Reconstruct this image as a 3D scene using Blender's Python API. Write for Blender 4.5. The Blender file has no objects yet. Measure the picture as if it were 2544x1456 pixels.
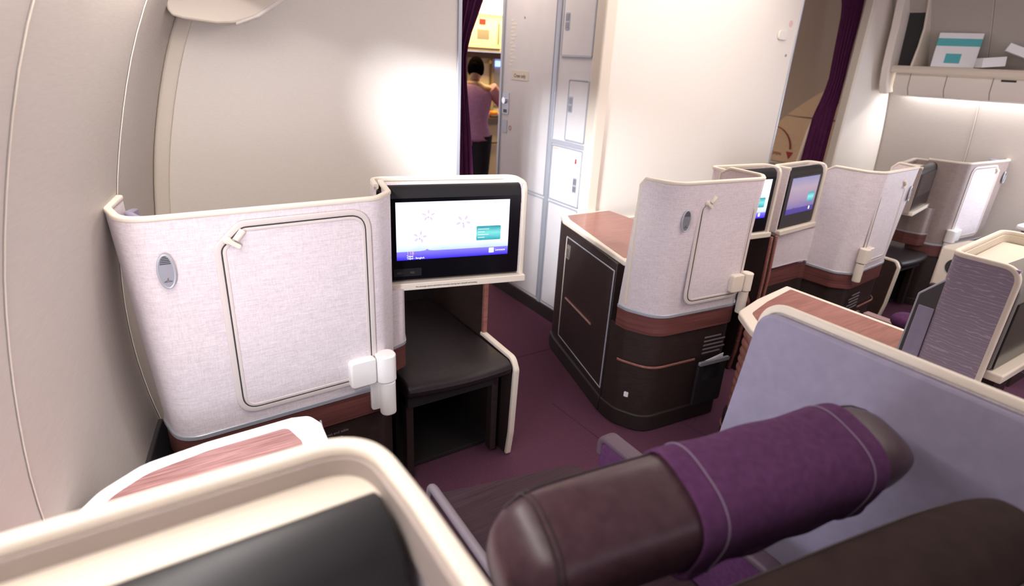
import bpy, bmesh, math, random
from mathutils import Vector, Matrix
random.seed(7)
S = bpy.context.scene
COL = S.collection
# ------------------------------------------------------------------ camera
cam_data = bpy.data.cameras.new('camera'); cam = bpy.data.objects.new('camera', cam_data); COL.objects.link(cam)
S.camera = cam
F_PX = 1420.0
cam_data.sensor_width = 36.0; cam_data.lens = F_PX / 2544 * 36.0
cam_data.clip_start = 0.02; cam_data.clip_end = 100
CR = Matrix(((0.84121884, -0.16447038, 0.51507316), (-0.53826468, -0.34495021, 0.76894765), (0.05120548, -0.92409894, -0.37870721)))
r_, d_, f_ = CR.col[0], CR.col[1], CR.col[2]
rot = Matrix((( r_[0], -d_[0], -f_[0]), (r_[1], -d_[1], -f_[1]), (r_[2], -d_[2], -f_[2])))
cam.matrix_world = Matrix.Translation((0, 0, 1.55)) @ rot.to_4x4()
cam_data.dof.use_dof = True; cam_data.dof.focus_distance = 1.85; cam_data.dof.aperture_fstop = 2.6
# ------------------------------------------------------------------ world, exposure
W = bpy.data.worlds.new('world'); S.world = W; W.use_nodes = True
W.node_tree.nodes['Background'].inputs[0].default_value = (0.86, 0.79, 0.88, 1)
W.node_tree.nodes['Background'].inputs[1].default_value = 0.55
S.view_settings.view_transform = 'Standard'; S.view_settings.look = 'None'
S.view_settings.gamma = 1; S.view_settings.use_curve_mapping = False
S.view_settings.exposure = 1.35
def area(name, loc, target, sx, sy, power, color, spread=180):
    l = bpy.data.lights.new(name, 'AREA'); l.shape = 'RECTANGLE'; l.size = sx; l.size_y = sy; l.energy = power; l.color = color
    l.spread = math.radians(spread)
    o = bpy.data.objects.new(name, l); COL.objects.link(o); o.location = loc
    dv = Vector(target) - Vector(loc)
    o.rotation_euler = dv.to_track_quat('-Z', 'Y').to_euler()
    return o
def strip_light(name, p0, p1, width, aim, power, color):
    l = bpy.data.lights.new(name, 'AREA'); l.shape = 'RECTANGLE'
    a = Vector(p0); b = Vector(p1); l.size = (b - a).length; l.size_y = width; l.energy = power; l.color = color
    o = bpy.data.objects.new(name, l); COL.objects.link(o)
    x = (b - a).normalized(); z = -Vector(aim).normalized(); z = (z - x * z.dot(x)).normalized(); y = z.cross(x)
    m = Matrix((x, y, z)).transposed().to_4x4(); m.translation = (a + b) / 2; o.matrix_world = m
    return o
# wash lights under the luggage bins (both sides), added ceiling fill, daylight of the cabin windows, galley lamps
strip_light('wash_light_left', (-0.27, -0.2, 1.738), (0.145, 1.85, 1.738), 0.022, (0.3, 0.1, -1), 6.5, (1.0, 0.95, 0.93))
for lx, ly in ((0.068, 1.40), (0.098, 1.55), (0.128, 1.70)):      # added narrow beams that draw the shadow edge on the galley wall
    w_ = strip_light('added_galley_wall_beam', (lx + .015, ly - .03, 1.724), (lx - .015, ly + .03, 1.724), 0.005, (.915, .405, -.37), .8, (0.90, 0.93, 1.0)); w_.data.spread = math.radians(42)
strip_light('wash_light_right', (5.57, -0.3, 1.50), (5.10, 2.30, 1.50), 0.03, (-0.1, 0, -1), 6, (0.95, 0.95, 1.0))
area('ceiling_fill', (2.6, 0.6, 2.28), (2.6, 0.6, 0), 1.6, 3.6, 26, (1.0, 0.90, 0.84))  # unseen lamp added as ambient fill for the cabin
area('ceiling_fill_forward', (1.7, 3.1, 2.28), (1.7, 3.1, 0), 0.5, 0.8, 3.5, (1.0, 0.85, 0.75))  # unseen lamp added to brighten the upper galley wall
area('window_daylight_left', (-0.30, 0.68, 0.98), (1.0, 1.65, 0.72), 0.24, 0.34, 4.0, (0.84, 0.88, 1.0), 120)
area('window_daylight_right', (5.5, 0.75, 1.05), (3.5, 1.2, 0.8), 0.26, 0.36, 10, (0.80, 0.88, 1.0))
area('galley_lamp', (3.2, 5.25, 2.2), (3.2, 5.5, 0.9), 1.4, 0.3, 18, (1.0, 0.72, 0.32))

# ------------------------------------------------------------------ materials
def mat(name, color, rough=0.5, metal=0.0, spec=0.5, emit=None, estr=1.0, coat=0.0):
    m = bpy.data.materials.new(name); m.use_nodes = True
    b = m.node_tree.nodes['Principled BSDF']
    b.inputs['Base Color'].default_value = (*color, 1); b.inputs['Roughness'].default_value = rough
    b.inputs['Metallic'].default_value = metal; b.inputs['Specular IOR Level'].default_value = spec
    b.inputs['Coat Weight'].default_value = coat
    if emit:
        b.inputs['Emission Color'].default_value = (*emit, 1); b.inputs['Emission Strength'].default_value = estr
    return m
def textured(name, c1, c2, scale, stretch=(1, 1, 1), rough=0.6, bump=0.1, bscale=None, detail=4, kind='noise', spec=0.4, lo=.3, hi=.7, bdist=.002, coat=0.0):
    m = mat(name, c1, rough, spec=spec, coat=coat); nt = m.node_tree; b = nt.nodes['Principled BSDF']
    tc = nt.nodes.new('ShaderNodeTexCoord'); mp = nt.nodes.new('ShaderNodeMapping'); mp.inputs['Scale'].default_value = stretch
    nt.links.new(tc.outputs['Object'], mp.inputs[0])
    n = nt.nodes.new('ShaderNodeTexNoise'); n.inputs['Scale'].default_value = scale; n.inputs['Detail'].default_value = detail
    nt.links.new(mp.outputs[0], n.inputs['Vector'])
    r = nt.nodes.new('ShaderNodeValToRGB'); r.color_ramp.elements[0].color = (*c1, 1); r.color_ramp.elements[1].color = (*c2, 1)
    r.color_ramp.elements[0].position = lo; r.color_ramp.elements[1].position = hi
    nt.links.new(n.outputs['Fac'], r.inputs[0]); nt.links.new(r.outputs[0], b.inputs['Base Color'])
    if bump:
        bp = nt.nodes.new('ShaderNodeBump'); bp.inputs['Strength'].default_value = bump; bp.inputs['Distance'].default_value = bdist
        nt.links.new(n.outputs['Fac'], bp.inputs['Height']); nt.links.new(bp.outputs[0], b.inputs['Normal'])
    return m
def weave(name, c1, c2, rough=0.55):
    """linen: two crossed sets of stretched slubs"""
    m = mat(name, c1, rough, spec=0.35); nt = m.node_tree; b = nt.nodes['Principled BSDF']
    tc = nt.nodes.new('ShaderNodeTexCoord'); outs = []
    for st in ((260, 260, 1400), (60, 60, 900), (1300, 1300, 120)):
        mp = nt.nodes.new('ShaderNodeMapping'); mp.inputs['Scale'].default_value = st
        nt.links.new(tc.outputs['Object'], mp.inputs[0])
        n = nt.nodes.new('ShaderNodeTexNoise'); n.inputs['Scale'].default_value = 0.42; n.inputs['Detail'].default_value = 2
        nt.links.new(mp.outputs[0], n.inputs['Vector']); outs.append(n)
    a = nt.nodes.new('ShaderNodeMath'); a.operation = 'ADD'; nt.links.new(outs[0].outputs[0], a.inputs[0]); nt.links.new(outs[1].outputs[0], a.inputs[1])
    a2 = nt.nodes.new('ShaderNodeMath'); a2.operation = 'ADD'; nt.links.new(a.outputs[0], a2.inputs[0]); nt.links.new(outs[2].outputs[0], a2.inputs[1])
    a3 = nt.nodes.new('ShaderNodeMath'); a3.operation = 'MULTIPLY'; a3.inputs[1].default_value = 0.3333; nt.links.new(a2.outputs[0], a3.inputs[0])
    r = nt.nodes.new('ShaderNodeValToRGB'); r.color_ramp.elements[0].color = (*c1, 1); r.color_ramp.elements[1].color = (*c2, 1)
    r.color_ramp.elements[0].position = .38; r.color_ramp.elements[1].position = .62
    nt.links.new(a3.outputs[0], r.inputs[0]); nt.links.new(r.outputs[0], b.inputs['Base Color'])
    return m
def wood(name, c1, c2, axis=(1, 1, 40), rough=0.35, scale=3.0):
    return textured(name, c1, c2, scale, axis, rough, 0.15, detail=6, lo=.32, hi=.68, spec=.5)
def gradient(name, stops, strength, rough=0.2):
    """emissive screen picture graded from bottom to top"""
    m = bpy.data.materials.new(name); m.use_nodes = True; nt = m.node_tree; b = nt.nodes['Principled BSDF']
    b.inputs['Base Color'].default_value = (.01, .01, .02, 1); b.inputs['Roughness'].default_value = rough
    tc = nt.nodes.new('ShaderNodeTexCoord'); sp = nt.nodes.new('ShaderNodeSeparateXYZ'); nt.links.new(tc.outputs['Generated'], sp.inputs[0])
    n = nt.nodes.new('ShaderNodeTexNoise'); n.inputs['Scale'].default_value = 3.0; nt.links.new(tc.outputs['Generated'], n.inputs['Vector'])
    ma = nt.nodes.new('ShaderNodeMath'); ma.operation = 'MULTIPLY_ADD'; ma.inputs[1].default_value = .16; ma.inputs[2].default_value = -.08
    nt.links.new(n.outputs[0], ma.inputs[0])
    ad = nt.nodes.new('ShaderNodeMath'); nt.links.new(sp.outputs[2], ad.inputs[0]); nt.links.new(ma.outputs[0], ad.inputs[1])
    r = nt.nodes.new('ShaderNodeValToRGB'); cr = r.color_ramp
    cr.elements[0].position = stops[0][0]; cr.elements[0].color = (*stops[0][1], 1)
    cr.elements[1].position = stops[-1][0]; cr.elements[1].color = (*stops[-1][1], 1)
    for p, c in stops[1:-1]:
        e = cr.elements.new(p); e.color = (*c, 1)
    nt.links.new(ad.outputs[0], r.inputs[0]); nt.links.new(r.outputs[0], b.inputs['Emission Color']); b.inputs['Emission Strength'].default_value = strength
    return m
M = {}
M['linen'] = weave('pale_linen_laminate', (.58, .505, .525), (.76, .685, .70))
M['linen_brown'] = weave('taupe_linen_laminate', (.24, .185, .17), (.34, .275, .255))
M['cream'] = mat('cream_plastic', (.71, .63, .53), .5, spec=.3)
M['leaf_frame'] = mat('cream_grey_frame', (.62, .55, .52), .45)
M['leather_shaded'] = textured('shaded_ottoman_leather', (.012, .007, .008), (.019, .011, .013), 60, (1, 1, 1), .5, .1, spec=.3)  # leather colour darkened for the shade under the monitors
M['bin_shade'] = mat('shaded_bin_lining', (.13, .11, .08), .8)  # colour darkened to paint in the unlit bin interior
M['white_plastic'] = mat('white_plastic', (.86, .83, .80), .35)
M['wall'] = textured('cabin_wall_laminate', (.77, .705, .635), (.80, .74, .67), 90, (1, 1, 3), .62, .06)
M['side'] = textured('sidewall_laminate', (.46, .41, .37), (.51, .46, .42), 60, (1, .4, 8), .6, .05)
M['side_step'] = textured('window_panel_laminate', (.56, .52, .55), (.62, .58, .61), 60, (1, .4, 8), .6, .05)
M['ceil'] = mat('ceiling_panel', (.45, .40, .40), .7)
M['galley_white'] = textured('galley_door_laminate', (.66, .63, .63), (.70, .67, .67), 8, (1, 1, 1), .45, .0)
M['alu'] = mat('aluminium', (.46, .48, .53), .35, .35)
M['alu_dark'] = mat('dull_aluminium', (.32, .33, .36), .4, .6)
M['chrome'] = mat('chrome', (.75, .76, .80), .15, 1.0)
M['gap'] = mat('dark_gap', (.03, .028, .03), .8)
M['wood'] = wood('red_brown_wood', (.105, .036, .032), (.19, .070, .062), (1.2, 1.2, 45))
M['wood_top'] = wood('table_wood', (.22, .095, .085), (.46, .25, .235), (3, 70, 70), .42)
M['wood_red'] = wood('cabinet_top_wood', (.24, .095, .072), (.34, .145, .115), (2, 30, 30), .3)
M['dark'] = textured('dark_brown_laminate', (.027, .0165, .015), (.039, .024, .0215), 30, (1, 1, 4), .42, .03)
M['plinth'] = mat('plinth_rubber', (.018, .010, .008), .6)
M['black'] = mat('black_gloss', (.003, .003, .005), .16, spec=.5)
M['black_roll'] = mat('black_satin', (.012, .011, .0125), .42, spec=.35)
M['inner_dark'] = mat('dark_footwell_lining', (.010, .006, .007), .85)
M['leather'] = textured('brown_leather', (.040, .018, .024), (.056, .027, .034), 60, (1, 1, 1), .36, .12, bdist=.002, spec=.35)
M['leather_back'] = textured('backrest_fabric', (.021, .012, .011), (.030, .017, .015), 25, (1, 1, 1), .85, .10, spec=.1)
M['seat_strip'] = textured('striped_seat_fabric', (.020, .007, .013), (.045, .018, .027), 4, (2, 60, 2), .8, .25)
M['purple'] = textured('purple_felt', (.066, .022, .066), (.092, .032, .090), 80, (1, 1, 1), .95, .2, spec=.15)
M['purple_dark'] = textured('curtain_cloth', (.045, .007, .032), (.070, .012, .048), 60, (1, 1, .3), .9, .1, spec=.15)
M['stitch'] = mat('grey_stitching', (.17, .12, .18), .8)
M['seam'] = mat('leather_seam', (.02, .01, .012), .6)
M['lilac'] = textured('lilac_grey_leatherette', (.25, .225, .31), (.285, .255, .35), 40, (1, 1, 1), .55, .05)
M['carpet'] = textured('aubergine_carpet', (.078, .030, .052), (.130, .054, .086), 260, (1, 1, 1), .98, .5, spec=.05, bdist=.004)
M['vent'] = mat('vent_grille', (.045, .04, .045), .5)
M['tray'] = mat('pale_tray_plastic', (.66, .585, .48), .55)
M['clear'] = mat('clear_pocket_plastic', (.25, .25, .28), .12)
M['paper'] = mat('white_paper', (.82, .82, .84), .6)
M['teal'] = mat('teal_print', (.08, .42, .45), .6)
M['red'] = mat('red_print', (.35, .012, .02), .5)
M['ink'] = mat('dark_print', (.10, .08, .08), .6)
M['ink_pale'] = mat('pale_print', (.22, .20, .21), .6)
M['yellow'] = mat('yellow_sticker', (.80, .60, .08), .5)
M['skin'] = mat('skin', (.35, .19, .12), .5)
M['hair'] = mat('black_hair', (.004, .003, .003), .95, spec=.0)
M['jacket'] = textured('mauve_uniform', (.36, .18, .34), (.44, .22, .41), 40, (1, 1, 1), .7, .05)
M['sleeve'] = mat('pink_sleeve', (.62, .28, .34), .7)
M['trouser'] = mat('navy_trousers', (.008, .007, .013), .9)
M['galley_cream'] = mat('galley_laminate', (.72, .62, .42), .4)
M['galley_metal'] = mat('galley_steel', (.55, .50, .42), .3, .7)
M['orange'] = mat('orange_juice_carton', (.85, .28, .02), .5)
M['led'] = mat('wash_light_strip', (.9, .9, .9), .5, emit=(1, .97, .95), estr=3)
M['lamp'] = mat('galley_lamp_glow', (.9, .8, .6), .5, emit=(1, .80, .45), estr=1.6)
M['blue_led'] = mat('blue_display', (.02, .03, .1), .4, emit=(.15, .25, 1), estr=2.0)
M['pane'] = mat('daylight_window_pane', (.8, .85, .9), .3, emit=(.78, .87, 1), estr=2)
M['scr'] = gradient('screen_picture_bright', [(0.0, (.45, .55, .85)), (.22, (.80, .86, .98)), (.6, (.97, .93, 1.0)), (1.0, (.86, .92, 1.0))], .60)
M['scr_dim'] = gradient('screen_picture_side', [(0.0, (.22, .17, .45)), (.3, (.42, .30, .46)), (.65, (.52, .40, .50)), (1.0, (.30, .30, .55))], .36)
M['scr_bar'] = gradient('screen_status_bar', [(0.0, (.04, .02, .85)), (1.0, (.34, .28, 1.0))], .42)
M['scr_bar2'] = gradient('screen_status_bar_side', [(0.0, (.05, .03, .38)), (1.0, (.10, .06, .28))], .35)
M['scr_card'] = gradient('screen_card', [(0.0, (.02, .40, .50)), (.5, (.25, .88, .85)), (1.0, (.01, .34, .42))], .4)
M['scr_white'] = mat('screen_white', (.1, .1, .1), .4, emit=(.95, .95, 1), estr=.42)
M['scr_pink'] = mat('screen_pink', (.1, .1, .1), .4, emit=(.95, .45, .55), estr=.42)
M['scr_flower'] = mat('screen_flower', (.1, .1, .1), .4, emit=(.70, .60, .80), estr=.42)
M['scr_flower2'] = mat('screen_flower_core', (.1, .1, .1), .4, emit=(.48, .32, .58), estr=.42)
M['off'] = mat('dim_glossy_screen', (.02, .02, .03), .08, spec=.8, coat=.5)
def wavy():
    m = mat('wavy_lilac_fabric', (.33, .28, .37), .8, spec=.2); nt = m.node_tree; b = nt.nodes['Principled BSDF']
    tc = nt.nodes.new('ShaderNodeTexCoord'); mp = nt.nodes.new('ShaderNodeMapping'); mp.inputs['Scale'].default_value = (1, .18, 1)
    nt.links.new(tc.outputs['Object'], mp.inputs[0])
    w = nt.nodes.new('ShaderNodeTexWave'); w.bands_direction = 'Z'; w.inputs['Scale'].default_value = 30; w.inputs['Distortion'].default_value = 5
    w.inputs['Detail'].default_value = 1.5; w.inputs['Detail Scale'].default_value = 4; nt.links.new(mp.outputs[0], w.inputs['Vector'])
    r = nt.nodes.new('ShaderNodeValToRGB'); r.color_ramp.elements[0].color = (.27, .225, .285, 1); r.color_ramp.elements[1].color = (.40, .345, .42, 1)
    r.color_ramp.elements[0].position = .90; r.color_ramp.elements[1].position = 1.0
    nt.links.new(w.outputs['Fac'], r.inputs[0]); nt.links.new(r.outputs[0], b.inputs['Base Color'])
    return m
M['wavy'] = wavy()

# ------------------------------------------------------------------ mesh helpers
CX2 = 5.24           # mirror plane of the cabin is x = 2.62
class ctx: mir = False; dx = 0.0; zs = 1.0
def MX(x): return (CX2 - x if ctx.mir else x) + ctx.dx
class MB:
    def __init__(s): s.v = []; s.f = []
    def add(s, vs, fs):
        n = len(s.v); s.v += [tuple(v) for v in vs]; s.f += [tuple(i + n for i in f) for f in fs]; return s
    def box(s, x0, x1, y0, y1, z0, z1):
        vs = [(x, y, z) for x in (x0, x1) for y in (y0, y1) for z in (z0, z1)]
        return s.add(vs, [(0, 1, 3, 2), (4, 6, 7, 5), (0, 4, 5, 1), (2, 3, 7, 6), (0, 2, 6, 4), (1, 5, 7, 3)])
    def prism(s, poly, z0, z1):
        a = sum(poly[i][0] * poly[(i + 1) % len(poly)][1] - poly[(i + 1) % len(poly)][0] * poly[i][1] for i in range(len(poly)))
        if a < 0: poly = poly[::-1]
        n = len(poly); vs = [(p[0], p[1], z0) for p in poly] + [(p[0], p[1], z1) for p in poly]
        fs = [tuple(range(n))[::-1], tuple(range(n, 2 * n))] + [(i, (i + 1) % n, n + (i + 1) % n, n + i) for i in range(n)]
        return s.add(vs, fs)
    def plate(s, o, u, v, poly, t0, t1):
        """2D polygon in the plane o + a*u + b*v, thick from t0 to t1 along u x v"""
        o, u, v = Vector(o), Vector(u).normalized(), Vector(v).normalized(); w = u.cross(v)
        a = sum(poly[i][0] * poly[(i + 1) % len(poly)][1] - poly[(i + 1) % len(poly)][0] * poly[i][1] for i in range(len(poly)))
        if a < 0: poly = poly[::-1]
        n = len(poly); vs = [o + u * p[0] + v * p[1] + w * t0 for p in poly] + [o + u * p[0] + v * p[1] + w * t1 for p in poly]
        fs = [tuple(range(n))[::-1], tuple(range(n, 2 * n))] + [(i, (i + 1) % n, n + (i + 1) % n, n + i) for i in range(n)]
        return s.add(vs, fs)
    def sheet(s, pb, pt, z0, z1, t, rnd=0.0, nz=6, side=0.5):
        """wall along a plan path; path pb at z0, pt at z1; thickness t; rnd rounds the free top corners"""
        n = len(pb); L = [0]
        for i in range(1, n): L.append(L[-1] + math.hypot(pb[i][0] - pb[i - 1][0], pb[i][1] - pb[i - 1][1]))
        rows = []
        for i in range(n):
            zt = z1
            if rnd:
                e = min(L[i], L[-1] - L[i])
                if e < rnd: zt = z1 - rnd + math.sqrt(max(0, rnd * rnd - (rnd - e) ** 2))
            a = pb[max(0, i - 1)]; b = pb[min(n - 1, i + 1)]
            tx, ty = b[0] - a[0], b[1] - a[1]; l = math.hypot(tx, ty) or 1; nx, ny = -ty / l, tx / l
            inn, out = [], []
            for k in range(nz + 1):
                z = z0 + (zt - z0) * k / nz; q = (z - z0) / (z1 - z0)
                x = pb[i][0] * (1 - q) + pt[i][0] * q; y = pb[i][1] * (1 - q) + pt[i][1] * q
                inn.append((x + nx * t * side, y + ny * t * side, z)); out.append((x - nx * t * (1 - side), y - ny * t * (1 - side), z))
            rows.append((inn, out))
        vs = []; 
        for inn, out in rows: vs += inn + out[::-1]
        m = 2 * (nz + 1); fs = []
        for i in range(n - 1):
            for k in range(m):
                k2 = (k + 1) % m; fs.append((i * m + k, i * m + k2, (i + 1) * m + k2, (i + 1) * m + k))
        fs.append(tuple(range(m))[::-1]); fs.append(tuple((n - 1) * m + k for k in range(m)))
        return s.add(vs, fs)
    def sweep(s, path, prof, closed=False, up=(0, 0, 1)):
        """2D profile (a = sideways, b = up) along a 3D path"""
        P = [Vector(p) for p in path]; n = len(P); m = len(prof); vs = []; U = Vector(up); prev = None
        for i in range(n):
            if closed: t = P[(i + 1) % n] - P[i - 1]
            else: t = P[min(n - 1, i + 1)] - P[max(0, i - 1)]
            t.normalize()
            sd = t.cross(U)
            if prev is None or closed and False:
                if sd.length < 1e-3: sd = t.cross(Vector((0, 1, 0)))
            else:
                sd = prev - t * prev.dot(t)
            sd.normalize(); prev = sd
            uu = sd.cross(t).normalized()
            for a, b in prof: vs.append(P[i] + sd * a + uu * b)
        fs = []
        for i in range(n if closed else n - 1):
            j = (i + 1) % n
            for k in range(m): k2 = (k + 1) % m; fs.append((i * m + k, i * m + k2, j * m + k2, j * m + k))
        if not closed: fs.append(tuple(range(m))[::-1]); fs.append(tuple((n - 1) * m + k for k in range(m)))
        return s.add(vs, fs)
    def tube(s, path, r, seg=10, closed=False, up=(0, 0, 1), ry=None):
        return s.sweep(path, circ(r, ry or r, seg), closed, up)
    def cyl(s, p0, p1, r, seg=20, r2=None, cap=0.0):
        p0, p1 = Vector(p0), Vector(p1); t = (p1 - p0); L = t.length; t.normalize(); r2 = r if r2 is None else r2
        a = t.orthogonal().normalized(); b = t.cross(a); rings = []
        prof = [(0, r), (L, r2)] if not cap else [(0, r - cap), (cap * .3, r - cap * .3), (cap, r), (L - cap, r2), (L - cap * .3, r2 - cap * .3), (L, r2 - cap)]
        vs = []
        for h, rr in prof:
            for k in range(seg):
                an = 2 * math.pi * k / seg; vs.append(p0 + t * h + a * math.cos(an) * rr + b * math.sin(an) * rr)
        m = len(prof); fs = [(i * seg + k, i * seg + (k + 1) % seg, (i + 1) * seg + (k + 1) % seg, (i + 1) * seg + k) for i in range(m - 1) for k in range(seg)]
        fs.append(tuple(range(seg))[::-1]); fs.append(tuple((m - 1) * seg + k for k in range(seg)))
        return s.add(vs, fs)
    def ell(s, c, rx, ry, rz, nu=20, nv=12, rotz=0, sq=1.0):
        """(super)ellipsoid"""
        vs = []; fs = []
        def pw(v): return math.copysign(abs(v) ** sq, v)
        for i in range(nv + 1):
            th = -math.pi / 2 + math.pi * i / nv
            for k in range(nu):
                ph = 2 * math.pi * k / nu
                x = rx * pw(math.cos(th)) * pw(math.cos(ph)); y = ry * pw(math.cos(th)) * pw(math.sin(ph)); z = rz * pw(math.sin(th))
                vs.append((c[0] + x * math.cos(rotz) - y * math.sin(rotz), c[1] + x * math.sin(rotz) + y * math.cos(rotz), c[2] + z))
        fs = [(i * nu + k, i * nu + (k + 1) % nu, (i + 1) * nu + (k + 1) % nu, (i + 1) * nu + k) for i in range(nv) for k in range(nu)]
        return s.add(vs, fs)
def circ(rx, ry, seg=10): return [(rx * math.cos(2 * math.pi * k / seg), ry * math.sin(2 * math.pi * k / seg)) for k in range(seg)]
def rrect(x0, x1, y0, y1, r, seg=5):
    pts = []
    for cx, cy, a0 in ((x1 - r, y0 + r, -90), (x1 - r, y1 - r, 0), (x0 + r, y1 - r, 90), (x0 + r, y0 + r, 180)):
        for k in range(seg + 1):
            a = math.radians(a0 + 90 * k / seg); pts.append((cx + r * math.cos(a), cy + r * math.sin(a)))
    return pts
def fillet(pts, rad, seg=7, closed=False):
    """round the corners of a 2D/3D polyline; rad = number or list"""
    P = [Vector(p) for p in pts]; n = len(P); out = []
    for i in range(n):
        r = rad[i] if isinstance(rad, (list, tuple)) else rad
        if (not closed and i in (0, n - 1)) or r <= 0: out.append(P[i]); continue
        a = P[i - 1] - P[i]; b = P[(i + 1) % n] - P[i]; la, lb = a.length, b.length; a.normalize(); b.normalize()
        ang = a.angle(b); d = min(r / max(1e-6, math.tan(ang / 2)), la * .49, lb * .49)
        p0 = P[i] + a * d; p1 = P[i] + b * d
        for k in range(seg + 1):
            t = k / seg; out.append(p0 * (1 - t) ** 2 + P[i] * 2 * t * (1 - t) + p1 * t * t)
    return [tuple(p) for p in out]
def dens(pts, step=0.03):
    out = [tuple(pts[0])]
    for i in range(1, len(pts)):
        a, b = Vector(pts[i - 1]), Vector(pts[i]); k = max(1, int((b - a).length / step))
        for j in range(1, k + 1): out.append(tuple(a + (b - a) * j / k))
    return out
def obj(name, mb, m, parent=None, bevel=0.0, seg=2, ang=35, subd=0):
    me = bpy.data.meshes.new(name)
    vs = [(MX(v[0]), v[1], v[2] * ctx.zs) for v in mb.v]; fs = [f[::-1] for f in mb.f] if ctx.mir else mb.f
    o = bpy.data.objects.new(name, me); COL.objects.link(o)
    off = Vector((0, 0, 0))
    if parent is not None:
        o.parent = parent; p = parent
        while p is not None: off += p.location; p = p.parent
    me.from_pydata([tuple(Vector(v) - off) for v in vs], [], fs)
    bm = bmesh.new(); bm.from_mesh(me); bmesh.ops.recalc_face_normals(bm, faces=bm.faces); bm.to_mesh(me); bm.free()
    me.materials.append(m if not isinstance(m, str) else M[m])
    me.shade_smooth(); me.set_sharp_from_angle(angle=math.radians(ang))
    if bevel:
        b = o.modifiers.new('bevel', 'BEVEL'); b.width = bevel; b.segments = seg; b.limit_method = 'ANGLE'; b.angle_limit = math.radians(40)
        b.harden_normals = False
    if subd:
        b = o.modifiers.new('subd', 'SUBSURF'); b.levels = subd; b.render_levels = subd
    return o
def tag(o, label, cat, group=None):
    o['label'] = label; o['category'] = cat
    if group: o['group'] = group
    return o
def thing(name, label, cat, loc, group=None):
    o = bpy.data.objects.new(name, None); COL.objects.link(o); o.location = (MX(loc[0]), loc[1], loc[2] * ctx.zs); o.empty_display_size = .1
    return tag(o, label, cat, group)
def struct(name, mb, m, parent=None, **k):
    o = obj(name, mb, m, parent, **k)
    if parent is None: o['kind'] = 'structure'
    return o
def text(name, body, size, o, u, v, m, parent, align='LEFT', ext=.0002, bold=0.0):
    """lettering as a mesh in the plane o + a*u + b*v"""
    cu = bpy.data.curves.new(name, 'FONT'); cu.body = body; cu.size = size; cu.align_x = align; cu.extrude = ext; cu.offset = bold
    cu.resolution_u = 3
    t = bpy.data.objects.new(name + '_src', cu); COL.objects.link(t)
    bpy.context.view_layer.update()
    me = bpy.data.meshes.new_from_object(t.evaluated_get(bpy.context.evaluated_depsgraph_get()))
    bpy.data.objects.remove(t)
    u, v, o = Vector(u).normalized(), Vector(v).normalized(), Vector(o); w = u.cross(v)
    mb = MB(); mb.add([o + u * p.co[0] + v * p.co[1] + w * (p.co[2] + ext) for p in me.vertices], [tuple(f.vertices) for f in me.polygons])
    bpy.data.meshes.remove(me)
    mm = ctx.mir; ctx.mir = False
    r = obj(name, mb, m, parent); ctx.mir = mm
    return r
def ring2(poly, w):
    """closed frame strip: path for a rectangular profile"""
    return poly
Z3 = (0, 0, 1)

# ------------------------------------------------------------------ the setting
def interp(tab, z):
    if z <= tab[0][0]: return tab[0][1]
    for (a, b), (c, d) in zip(tab, tab[1:]):
        if z <= c: return b + (d - b) * (z - a) / (c - a)
    return tab[-1][1]
WT = [(0, .05), (.2, -.02), (.46, -.074), (.6, -.092), (.755, -.10), (.91, -.0925), (1.134, -.065), (1.27, -.037), (1.402, 0), (1.504, .028), (1.615, .074), (1.8, .165), (2.0, .28), (2.3, .47)]
def smooth_w(z):
    return sum(interp(WT, z + d) for d in (-.1, -.05, 0, .05, .1)) / 5 if .12 < z < 2.1 else interp(WT, z)
def wx(y, z): return smooth_w(z) + 0.2 * (y - 1.85)
def wall_strip_mb(y0, y1, off=0.0, zs=None, th=0.03):
    zs = zs or [i * .06 for i in range(39)]
    mb = MB(); n = len(zs); ys = [y0, y1]
    vs = []
    for y in ys:
        vs += [(wx(y, z) + off, y, z) for z in zs] + [(wx(y, z) + off - th, y, z) for z in zs][::-1]
    m = 2 * n; fs = [(k, (k + 1) % m, m + (k + 1) % m, m + k) for k in range(m)]
    for k in range(n - 1):
        fs.append((k, m - 1 - k, m - 2 - k, k + 1)); fs.append((m + k, m + k + 1, 2 * m - 2 - k, 2 * m - 1 - k))
    return mb.add(vs, fs)
YF = 2.42
fl = struct('floor', MB().box(-1.2, 6.6, -3.2, 7.5, -.04, 0), 'carpet')
sm = MB()
for (a, b) in (((1.15, 2.33, 0), (1.98, 2.33, 0)), ((1.52, 1.86, 0), (1.55, 1.3, 0)), ((1.96, 1.52, 0), (2.0, 1.2, 0)), ((.7, 1.52, 0), (1.2, 1.46, 0))):
    a, b = Vector(a), Vector(b); t = (b - a).normalized(); nn = Vector((-t.y, t.x, 0)) * .0025
    sm.prism([(a + nn)[:2], (b + nn)[:2], (b - nn)[:2], (a - nn)[:2]], 0, .0015)
struct('trim_1', sm, 'purple')
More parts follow.
